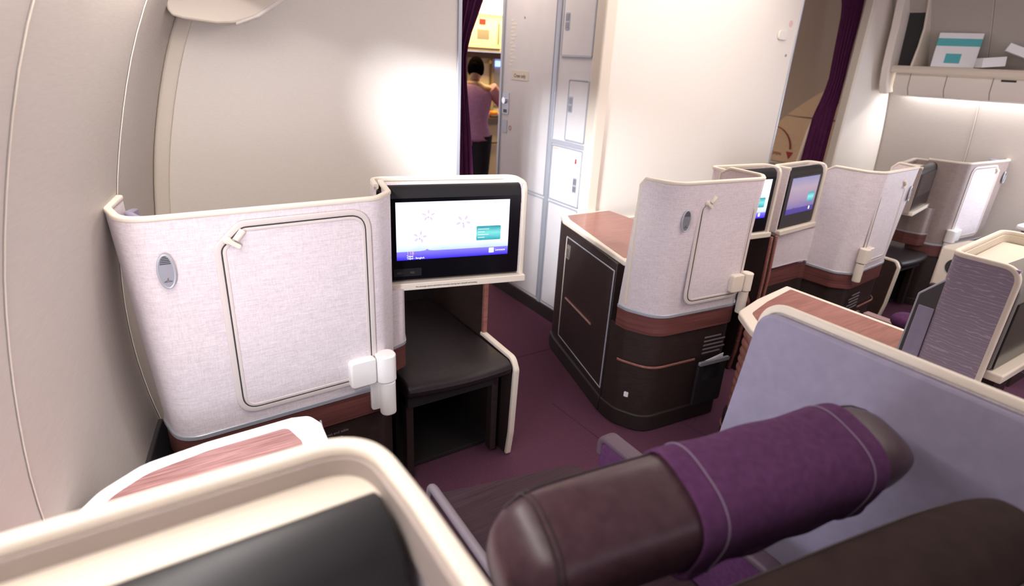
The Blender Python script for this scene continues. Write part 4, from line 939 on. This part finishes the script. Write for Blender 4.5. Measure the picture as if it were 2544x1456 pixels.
def center_seat(side):
    lab = 'dark leather seat of the centre pair behind the red wood side table' if side == 'left' else 'dark seat right of the centre line, mostly hidden by its neighbours'
    t = thing('aircraft_seat', lab, 'seat', (2.55, .8, 0))
    x0, x1 = (2.46, 2.60)
    obj('seat_cushion', MB().prism([tuple(p[:2]) for p in fillet([(2.45, 1.15), (2.60, 1.15), (2.60, .35), (2.45, .35)], .03, 5, True)], .30, .46), 'leather', t, bevel=.02, seg=4)
    obj('seat_base', MB().box(2.46, 2.59, .4, 1.1, .002, .30), 'inner_dark', t)
center_seat('left')
t = thing('pillow', 'small purple pillow on the dark centre seat beyond the red wood side table', 'pillow', (2.93, .95, .47))
obj('pillow_cover', MB().ell((2.93, 1.0, .500), .06, .09, .040, 20, 12, 0, .8), 'purple', t)
# folded arm bars beyond the centre table
t = thing('armrest', 'low dark centre armrest bar with pinkish top, behind the red wood side table', 'armrest', (3.0, 1.1, .42))
obj('arm_pad', MB().box(2.86, 2.93, .60, 1.26, .43, .455), 'leather', t, bevel=.01, seg=3)
obj('arm_rail', MB().box(2.98, 3.03, .60, 1.24, .43, .45), mat('mauve_brown_plastic', (.30, .19, .19), .5), t, bevel=.006)
obj('arm_body', MB().box(2.86, 3.03, .62, 1.22, .02, .43), 'dark', t)

# ------------------------------------------------------------------ monitor unit in the foreground (seen from above) and its centre twin
def unit(side):
    z1 = 1.148
    if side == 'left':
        lab = 'out of focus cream rimmed monitor housing with a black top, bottom left foreground'
        t = thing('seat_monitor', lab, 'monitor', (0, .5, .8))
        # outer wall: back, rounded corner, then aft along the aisle side
        pth = fillet([(-.33, .527), (.166, .527), (.174, .40), (.184, -.25)], [0, .085, .05, 0], 14)
        pth = dens(pth, .04)
        obj('surround', MB().sheet(pth, pth, .70, z1, .014, 0, 3, .5), 'linen', t)
        obj('rim', MB().sweep([(p[0], p[1], z1 + .002) for p in pth], rrect(-.0095, .0095, -.008, .008, .006, 4)), 'cream', t)
        inn = offset_path(pth, .010)
        obj('liner', MB().sheet(inn, inn, z1 - .05, z1 - .004, .006, 0, 2, .5), mat('taupe_liner', (.36, .30, .27), .9), t)
        pp = [tuple(p[:2]) for p in offset_path(pth, .012)]
        pp = [p for p in pp if p[1] > .44] + [(.150, .43), (-.33, .43)]
        obj('tray', MB().prism(pp, z1 - .032, z1 - .026), 'tray', t)
        prof = [(.460, z1 - .026), (.452, z1 - .010), (.434, z1 - .003), (.405, z1 - .007), (.380, z1 - .026), (.366, z1 - .052), (.360, z1 - .09), (.360, .82), (.45, .82), (.460, z1 - .05)]
        m = len(prof); mb = MB(); mb.add([(x, y, z) for x in (-.33, .150) for y, z in prof], [(k, (k + 1) % m, m + (k + 1) % m, m + k) for k in range(m)] + [tuple(range(m))[::-1], tuple(range(m, 2 * m))])
        obj('screen_housing', mb, 'black_roll', t, bevel=.004, seg=2)
        obj('bezel', MB().box(-.28, .145, .350, .3555, .84, z1 - .10), 'black', t)
        obj('lower_shelf', MB().box(-.33, .165, .34, .52, .79, .815), 'cream', t, bevel=.004)
    else:
        lab = 'centre row monitor housing with wavy lilac fabric side and cream rimmed top tray' if side == 'center' else 'hidden twin of the wavy sided monitor housing'
        z1 = 1.10
        t = thing('seat_monitor', lab, 'monitor', (2.1, .5, .8))
        pth = fillet([(1.925, .458), (1.925, .615), (2.40, .655), (2.41, .40)], [0, .035, .04, 0], 8)
        pth = dens(pth, .03)
        obj('surround', MB().sheet(pth, pth, .656, z1, .012, 0, 3, .5), 'wavy', t)
        rp = fillet([(1.925, .455, .66), (1.925, .455, z1 + .002), (1.925, .615, z1 + .002), (2.40, .655, z1 + .002), (2.41, .40, z1 + .002)], [0, .045, .035, .04, 0], 8)
        obj('rim', MB().sweep([tuple(p) for p in rp], rrect(-.0075, .0075, -.0075, .0075, .005, 4), False, (1, 0, .01)), 'cream', t)
        inn = offset_path(pth, .009)
        obj('liner', MB().sheet(inn, inn, z1 - .05, z1 - .004, .006, 0, 2, .5), 'tray', t)
        obj('tray', MB().prism([(1.935, .52), (1.935, .60), (2.38, .64), (2.39, .52)], z1 - .034, z1 - .028), 'tray', t)
        prof = [(.53, z1 - .03), (.52, z1 - .016), (.50, z1 - .010), (.475, z1 - .016), (.455, z1 - .035), (.445, z1 - .07), (.445, .80), (.53, .80)]
        m = len(prof); mb = MB(); mb.add([(x, y, z) for x in (1.945, 2.395) for y, z in prof], [(k, (k + 1) % m, m + (k + 1) % m, m + k) for k in range(m)] + [tuple(range(m))[::-1], tuple(range(m, 2 * m))])
        obj('screen_housing', mb, mat('grey_taupe_plastic', (.18, .165, .15), .45), t, bevel=.004)
        obj('bezel', MB().box(1.96, 2.38, .440, .4445, .80, z1 - .10), 'black', t)
        obj('shelf', MB().box(1.95, 2.42, .41, .50, .768, .795), 'cream', t, bevel=.005)
        # slanted literature wing on the forward edge
        w1 = fillet([(.674, .656), (.666, .955), (.60, 1.03), (.60, .656)], [0, .012, 0, 0], 5)
        wn = obj('side_wing', MB().plate((1.935, 0, 0), (0, -1, 0), Z3, [(-p[0], p[1]) for p in w1], 0, .004), mat('grey_wing', (.06, .055, .058), .4), t)
        obj('wing_edge', MB().sweep([(1.935, p[0], p[1]) for p in w1[:-1]], rrect(-.006, .006, -.003, .003, .002, 2), False, (1, 0, 0)), 'alu', wn)
        obj('wing_pocket', MB().plate((1.931, 0, 0), (0, -1, 0), Z3, [(-.662, .656), (-.658, .925), (-.615, .925), (-.615, .656)], 0, .006), 'lilac', wn, bevel=.002)
unit('left'); unit('center')
# shell of the seat behind, at the right edge of the view
t = thing('seat_shell', 'taupe linen shell at the right edge, behind the wavy lilac monitor housing', 'seat shell', (2.6, .3, 0))
pth = dens(fillet([(2.13, .20), (2.30, .26), (3.1, .36)], [0, .06, 0], 6), .05)
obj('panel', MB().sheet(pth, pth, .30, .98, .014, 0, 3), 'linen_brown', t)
obj('rim', MB().sweep([(p[0], p[1], .982) for p in pth], rrect(-.009, .009, -.007, .007, .005, 3)), 'cream', t)

# speaker / lamp console by the far seat
t = thing('seat_console', 'cream console box with a round dark opening, before the far right seat shell', 'console', (3.95, 1.15, 0))
bd = [(3.80, 1.285), (4.10, 1.27), (4.30, 1.16), (4.30, .75), (3.86, .75)]
obj('housing', MB().prism(bd, .42, .69), 'cream', t, bevel=.015, seg=3)
obj('lower_body', MB().prism([(3.84, 1.26), (4.08, 1.25), (4.27, 1.14), (4.27, .78), (3.88, .78)], .002, .42), 'dark', t)
pa = Vector((3.80, 1.285, 0)); pb_ = Vector((3.86, .75, 0)); uu = (pb_ - pa).normalized(); nn = uu.cross(Vector(Z3)); c = pa + uu * .095 + Vector((0, 0, .585))
obj('round_opening', MB().cyl(c - nn * .002, c + nn * .004, .048, 28), 'gap', t)
obj('top_inlay', MB().prism([(3.90, 1.22), (4.08, 1.21), (4.25, 1.12), (4.25, .80), (3.93, .80)], .688, .693), 'white_plastic', t)
obj('arm_pad', MB().box(3.76, 3.80, .80, 1.27, .44, .47), 'leather', t, bevel=.008)

# ------------------------------------------------------------------ exit door beyond the right divider
DX = 5.02
dr = thing('door_1', 'x', 'x', (DX, 3.1, 0)); del dr['label'], dr['category']; dr['kind'] = 'structure'
M['door'] = textured('exit_door_laminate', (.62, .49, .38), (.66, .53, .41), 20, (1, 1, 2), .6, .0)
obj('door_panel', MB().box(DX, DX + .06, 2.62, 3.9, .02, 1.20), M['door'], dr, bevel=.008)
obj('door_panel', MB().box(DX, DX + .06, 2.62, 3.9, 1.205, 1.575), M['door'], dr, bevel=.008)
obj('door_panel', MB().box(DX, DX + .06, 2.62, 3.9, 1.58, 1.695), M['door'], dr, bevel=.008)
obj('door_panel', MB().box(DX - .01, DX + .06, 2.62, 3.9, 1.70, 2.29), M['door'], dr, bevel=.012)
obj('grab_recess', MB().plate((DX - .01, 3.34, 1.79), (0, -1, 0), Z3, rrect(0, .14, 0, .055, .025), 0, .008), M['door'], dr, bevel=.003)
arc = [(DX - .004, 3.30 - .215 * math.sin(a) , .90 + .205 * math.cos(a)) for a in [math.radians(x) for x in range(-5, 86, 6)]]
ar = obj('red_arrow', MB().sweep(arc, rrect(-.002, .002, -.011, .011, .001, 1), False, (1, 0, 0)), 'red', dr)
obj('arrow_head', MB().plate((DX - .002, 3.085, .845), (0, -1, 0), Z3, [(-.034, .05), (.034, .05), (0, -.012)], 0, .003), 'red', dr)
obj('arrow_head', MB().plate((DX - .002, 3.085, .845), (0, -1, 0), Z3, [(-.034, .05), (.034, .05), (0, -.012)], 0, .003), 'red', dr) if False else None
text('arrow_text', 'OPEN', .04, (DX - .002, 3.27, .852), (0, -1, 0), Z3, 'red', dr)
obj('door_handle', MB().box(DX - .05, DX, 3.0, 3.32, .76, .80), 'alu_dark', dr, bevel=.01)
sl = fillet([(DX - .05, 2.96, .80), (DX - .05, 2.925, 1.10), (DX - .05, 2.90, 1.20), (DX - .05, 2.86, 1.235)], [0, .1, .04, 0], 6)
obj('daylit_door_edge', MB().sweep(sl, rrect(-.016, .016, -.011, .011, .008, 3), False, (1, 0, 0)), 'white_plastic', dr)  # daylight on the door edge, put in as a white strip

# ------------------------------------------------------------------ curtains
def curtain(label, zs, xl, xr, y, nf, amp):
    nx = nf * 8; mb = MB(); vs = []; nz = 40
    for j in range(nz + 1):
        z = zs[0][0] + (zs[-1][0] - zs[0][0]) * j / nz; a = interp([(q[0], q[1]) for q in zs], z); b = interp([(q[0], q[2]) for q in zs], z)
        for i in range(nx + 1):
            s_ = i / nx; ph = s_ * nf * 2 * math.pi
            vs.append((a + (b - a) * s_ + .006 * math.sin(ph * 2), y + amp * math.sin(ph + .4 * math.sin(z * 2)) * (1 - .25 * math.sin(ph * .5) ** 2), z))
    n1 = nx + 1; fs = [(j * n1 + i, j * n1 + i + 1, (j + 1) * n1 + i + 1, (j + 1) * n1 + i) for j in range(nz) for i in range(nx)]
    mb.add(vs, fs); t = thing('curtain', label, 'curtain', ((zs[0][1] + zs[0][2]) / 2, y, 0))
    o = obj('cloth', mb, 'purple_dark', t, ang=180); md = o.modifiers.new('solidify', 'SOLIDIFY'); md.thickness = .004
    obj('curtain_rail', MB().tube([(zs[-1][1] - .1, y, 2.27), (zs[-1][2] + .2, y, 2.27)], .012, 10), 'alu', t)
    zw, aw, bw = min(zs, key=lambda q: q[2] - q[1] if q[0] > .5 else 9)[:3]
    return t
curtain('dark purple pleated curtain at the left galley doorway beside the left divider wall', [(.02, 1.285, 1.44), (.5, 1.29, 1.42), (1.0, 1.293, 1.405), (1.2, 1.29, 1.385), (1.45, 1.285, 1.353), (1.56, 1.285, 1.350), (1.64, 1.285, 1.37), (1.75, 1.285, 1.415), (1.9, 1.285, 1.47), (2.1, 1.285, 1.54), (2.27, 1.285, 1.60)], 0, 0, 2.505, 4, .016)
curtain('purple gathered curtain beside the exit door, right of the centre divider wall', [(.02, 4.18, 4.53), (.5, 4.2, 4.54), (.95, 4.255, 4.535), (1.27, 4.275, 4.535), (1.40, 4.33, 4.535), (1.53, 4.365, 4.535), (1.7, 4.345, 4.53), (1.95, 4.32, 4.54), (2.27, 4.2, 4.54)], 0, 0, 2.50, 5, .018)

# ------------------------------------------------------------------ galley behind the curtain
GY = 5.55
gu = thing('galley_cabinet', 'yellow lit upper galley cupboards above the counter, seen through the doorway', 'cupboard', (3.3, GY, 1.62))
obj('cabinet_body', MB().box(2.5, 4.3, GY, GY + .5, 1.61, 2.28), 'galley_cream', gu)
for i in range(4):
    x0 = 2.52 + i * .44 + .03
    d_ = obj('cupboard_door', MB().box(x0, x0 + .41, GY - .015, GY, 1.635, 1.93), 'galley_cream', gu, bevel=.006)
    obj('handle', MB().tube([(x0 + .37, GY - .022, 1.68), (x0 + .37, GY - .022, 1.88)], .006, 8), 'ink', d_)
    obj('notice', MB().plate((x0 + .12, GY - .015, 1.72), (1, 0, 0), Z3, rrect(0, .14, 0, .09, .004), 0, .002), 'galley_metal', d_) if i % 2 else None
obj('red_label', MB().plate((3.13, GY - .016, 1.855), (1, 0, 0), Z3, rrect(0, .075, 0, .05, .004), 0, .002), 'red', gu)
obj('lamp_bar', MB().box(2.5, 4.3, GY - .06, GY, 1.955, 2.03), 'lamp', gu, bevel=.01)
gm = thing('galley_oven', 'galley appliance rack with a blue lit display behind the counter', 'oven', (3.3, GY + .2, .98))
obj('rack', MB().box(2.5, 4.3, GY + .20, GY + .6, .98, 1.60), 'galley_cream', gm)
for i in range(5):
    x0 = 2.55 + i * .3
    obj('appliance_door', MB().box(x0, x0 + .24, GY + .185, GY + .2, 1.05, 1.50), 'galley_metal' if i % 2 else 'galley_cream', gm, bevel=.01)
    obj('rack_post', MB().box(x0 + .255, x0 + .285, GY + .16, GY + .2, .98, 1.6), mat('galley_post', (.35, .27, .16), .5) if i == 0 else bpy.data.materials['galley_post'], gm)
obj('display', MB().box(3.44, 3.54, GY + .15, GY + .16, 1.465, 1.52), 'blue_led', gm)
obj('indicator', MB().cyl((3.375, GY + .15, 1.505), (3.375, GY + .16, 1.505), .018, 14), 'yellow', gm)
obj('shadow_strip', MB().box(2.5, 4.3, GY + .14, GY + .2, 1.54, 1.60), mat('galley_shadow_gap', (.12, .07, .04), .6), gm)  # dark strip painted as the shade below the upper cupboards
gc = thing('galley_counter', 'steel galley counter with trolley doors below, behind the crew member', 'counter', (3.3, GY, 0))
obj('countertop', MB().box(2.5, 4.3, GY - .12, GY + .2, .925, .955), mat('dark_counter', (.05, .035, .03), .3), gc, bevel=.004)
obj('counter_edge', MB().box(2.5, 4.3, GY - .13, GY - .12, .90, .955), 'ink', gc)
for i in range(6):
    x0 = 2.52 + i * .3
    td = obj('trolley_door', MB().box(x0, x0 + .28, GY - .10, GY + .1, .05, .89), 'galley_metal' if i % 2 else 'galley_cream', gc, bevel=.01)
    obj('trolley_handle', MB().tube([(x0 + .05, GY - .115, .70), (x0 + .23, GY - .115, .70)], .010, 8), 'ink', td)
def on_counter(name, label, cat, x, y, w, d, h, m):
    t = thing(name, label, cat, (x, y, .955)); return t
t = on_counter('juice_carton', 'orange carton on the galley counter beside the crew member', 'carton', 3.12, GY - .03, .07, .07, .1, 'orange')
obj('carton_body', MB().box(3.18, 3.26, GY - .06, GY + .01, .9555, 1.045), 'orange', t, bevel=.004); obj('cap', MB().cyl((3.22, GY - .025, 1.045), (3.22, GY - .025, 1.06), .014, 12), 'paper', t)
t = on_counter('tray', 'dark food tray on the galley counter in front of the orange carton', 'tray', 3.32, GY - .05, .2, .1, .05, 'ink')
obj('tray_body', MB().box(3.28, 3.46, GY - .09, GY + .02, .9555, .985), 'ink', t, bevel=.006); obj('food', MB().box(3.29, 3.36, GY - .08, GY - .0, .9855, 1.02), 'orange', t, bevel=.01)

# ------------------------------------------------------------------ crew member
def skin(name, joints, edges, m, parent, sub=2, root=0):
    me = bpy.data.meshes.new(name); o = bpy.data.objects.new(name, me); COL.objects.link(o)
    off = Vector((0, 0, 0)); 
    if parent: o.parent = parent; off = parent.location
    me.from_pydata([tuple(Vector(j[0]) - off) for j in joints], edges, [])
    sk = o.modifiers.new('skin', 'SKIN'); me.skin_vertices or None
    for i, j in enumerate(joints):
        r = j[1]; me.skin_vertices[0].data[i].radius = (r, r) if not isinstance(r, tuple) else r
        me.skin_vertices[0].data[i].use_root = (i == root)
    sk.use_smooth_shade = True; sb = o.modifiers.new('subd', 'SUBSURF'); sb.levels = sub; sb.render_levels = sub
    me.materials.append(M[m]); return o
def person():
    px, py = 2.74, 4.93
    t = thing('person', 'crew member in mauve uniform jacket and dark trousers, leaning over the galley counter', 'person', (px, py, 0))
    # facing +X/+Y (towards the counter), seen from behind left; leaning slightly forward
    fw = Vector((.62, .78, 0)).normalized(); rt = Vector((fw.y, -fw.x, 0))
    def Q(r, f, z): return tuple(Vector((px, py, 0)) + rt * r + fw * f + Vector((0, 0, z)))
    J = [(Q(0, 0, .86), (.135, .10)), (Q(0, .01, 1.0), (.115, .09)), (Q(0, .04, 1.15), (.13, .095)), (Q(0, .07, 1.27), (.12, .08)), (Q(0, .09, 1.33), .05), (Q(0, .12, 1.38), .055),
         (Q(.16, .08, 1.26), .05), (Q(.30, .20, 1.10), .038), (Q(.29, .43, 1.06), .028), (Q(.29, .47, 1.06), .022),
         (Q(-.16, .08, 1.26), .05), (Q(-.22, .18, 1.08), .038), (Q(-.12, .40, 1.05), .028), (Q(-.12, .45, 1.05), .022),
         (Q(.085, 0, .80), .085), (Q(.09, .01, .47), .06), (Q(.09, 0, .09), .04), (Q(.09, .10, .035), .035),
         (Q(-.085, 0, .80), .085), (Q(-.09, .01, .47), .06), (Q(-.09, -.02, .09), .04), (Q(-.09, .08, .035), .035)]
    E = [(0, 1), (1, 2), (2, 3), (3, 4), (4, 5), (3, 6), (6, 7), (7, 8), (8, 9), (3, 10), (10, 11), (11, 12), (12, 13), (0, 14), (14, 15), (15, 16), (16, 17), (0, 18), (18, 19), (19, 20), (20, 21)]
    # fingers
    for base, r0 in ((9, .29), (13, -.12)):
        for k in range(4):
            a = len(J); q = r0 + (k - 1.5) * .02; ln = (.045, .055, .052, .038)[k]
            J.append((Q(q, .50, 1.06), .009)); J.append((Q(q, .50 + ln * .6, 1.055), .0085)); J.append((Q(q, .50 + ln, 1.04), .008)); E += [(base, a), (a, a + 1), (a + 1, a + 2)]
        a = len(J); sg = -1 if r0 > 0 else 1; J.append((Q(r0 + sg * .035, .475, 1.06), .010)); J.append((Q(r0 + sg * .045, .505, 1.05), .009)); E += [(base, a), (a, a + 1)]
    skin('body', J, E, 'skin', t)
    # head: one shaped surface joined to the neck
    hc = Vector(Q(0, .15, 1.435)); ang = math.atan2(fw.y, fw.x)
    mb = MB(); nu, nv = 24, 16; vs = []
    for i in range(nv + 1):
        th = -math.pi / 2 + math.pi * i / nv
        for k in range(nu):
            ph = 2 * math.pi * k / nu; c = math.cos(th); x = .088 * c * math.cos(ph); y = .070 * c * math.sin(ph); z = .108 * math.sin(th)
            if z < 0: x += .012 * (-z / .108) * (1 if x > 0 else -.2); y *= 1 - .28 * (-z / .108)
            if abs(y) < .018 and x > .06 and -.035 < z < .012: x += .018 * (1 - abs(z + .015) / .03)
            v = Vector((x, y, z)); v.rotate(Matrix.Rotation(.35, 3, 'Y')); v.rotate(Matrix.Rotation(ang, 3, 'Z')); vs.append(hc + v)
    mb.add(vs, [(i * nu + k, i * nu + (k + 1) % nu, (i + 1) * nu + (k + 1) % nu, (i + 1) * nu + k) for i in range(nv) for k in range(nu)])
    hd = obj('head', mb, 'skin', t, ang=180, subd=1)
    def F(f, s, u):
        v = Vector((f, s, u)); v.rotate(Matrix.Rotation(.35, 3, 'Y')); v.rotate(Matrix.Rotation(ang, 3, 'Z')); return hc + v
    for s in (-.03, .03): obj('eye', MB().ell(F(.080, s, .005), .010, .010, .006, 10, 8), 'ink', hd)
    obj('mouth', MB().tube([F(.090, -.02, -.055), F(.097, 0, -.057), F(.090, .02, -.055)], .004, 6), 'red', hd)
    for s in (-.071, .071): obj('ear', MB().ell(F(.0, s, -.005), .014, .008, .022, 10, 8, ang), 'skin', hd)
    mb = MB(); vs = []
    for i in range(nv + 1):
        th = -math.pi / 2 + math.pi * i / nv
        for k in range(nu):
            ph = 2 * math.pi * k / nu; c = math.cos(th); x = .096 * c * math.cos(ph) - .012; y = .079 * c * math.sin(ph); z = .112 * math.sin(th) + .008
            if x > .02 and z < .05: x = .02 + (x - .02) * .1; y *= .93
            if z < -.03: z = -.03 + (z + .03) * .5
            vs.append(F(x, y, z))
    mb.add(vs, [(i * nu + k, i * nu + (k + 1) % nu, (i + 1) * nu + (k + 1) % nu, (i + 1) * nu + k) for i in range(nv) for k in range(nu)])
    hr = obj('hair', mb, 'hair', t, ang=180)
    obj('bun', MB().ell(F(-.105, 0, .0), .035, .038, .036, 16, 10), 'hair', hr)
    # jacket body with peplum, sleeves, trousers
    def tubey(rings, m, name, parent, seg=24):
        vs = []
        for (c, rx, rf) in rings:
            for k in range(seg):
                a = 2 * math.pi * k / seg; vs.append(Vector(c) + rt * rx * math.cos(a) + fw * rf * math.sin(a))
        n = len(rings); fs = [(i * seg + k, i * seg + (k + 1) % seg, (i + 1) * seg + (k + 1) % seg, (i + 1) * seg + k) for i in range(n - 1) for k in range(seg)] + [tuple(range(seg))[::-1], tuple((n - 1) * seg + k for k in range(seg))]
        return obj(name, MB().add(vs, fs), m, parent, ang=60, subd=1)
    tubey([(Q(0, .0, .80), .205, .155), (Q(0, 0, .84), .192, .15), (Q(0, .01, .93), .155, .13), (Q(0, .02, 1.0), .145, .12), (Q(0, .045, 1.12), .165, .13), (Q(0, .065, 1.22), .185, .125), (Q(0, .08, 1.30), .15, .095), (Q(0, .09, 1.335), .07, .065)], 'jacket', 'jacket', t)
    for s in (1, -1):
        mb = MB(); p = [Vector(Q(s * .15, .075, 1.285)), Vector(Q(s * .22, .13, 1.20)), Vector(Q(s * .295, .20, 1.11)), Vector(Q(s * .285, .30, 1.085))] if s > 0 else [Vector(Q(s * .15, .075, 1.285)), Vector(Q(s * .21, .13, 1.18)), Vector(Q(s * .225, .20, 1.09)), Vector(Q(s * .205, .28, 1.075))]
        mb.cyl(p[0], p[1], .066, 16, .058, cap=.012); mb.cyl(p[1], p[2], .058, 16, .052, cap=.01); mb.cyl(p[2], p[3], .052, 16, .046, cap=.01)
        mb.ell(p[1], .058, .058, .058, 14, 10); mb.ell(p[2], .053, .053, .053, 14, 10)
        obj('sleeve', mb, 'sleeve', t, ang=60)
    for s in (1, -1):
        mb = MB(); a, b, c = Vector(Q(s * .085, 0, .86)), Vector(Q(s * .09, .012, .47)), Vector(Q(s * .09, 0, .07))
        mb.cyl(a, b, .112, 18, .080); mb.cyl(b, c, .080, 18, .078); mb.ell(b, .08, .08, .08, 14, 8); obj('trouser_leg', mb, 'trouser', t, ang=60)
        mb = MB(); mb.ell(Q(s * .09, .06, .035), .05, .12, .035, 16, 8, ang - math.pi / 2, .8); obj('shoe', mb, 'gap', t)
person()
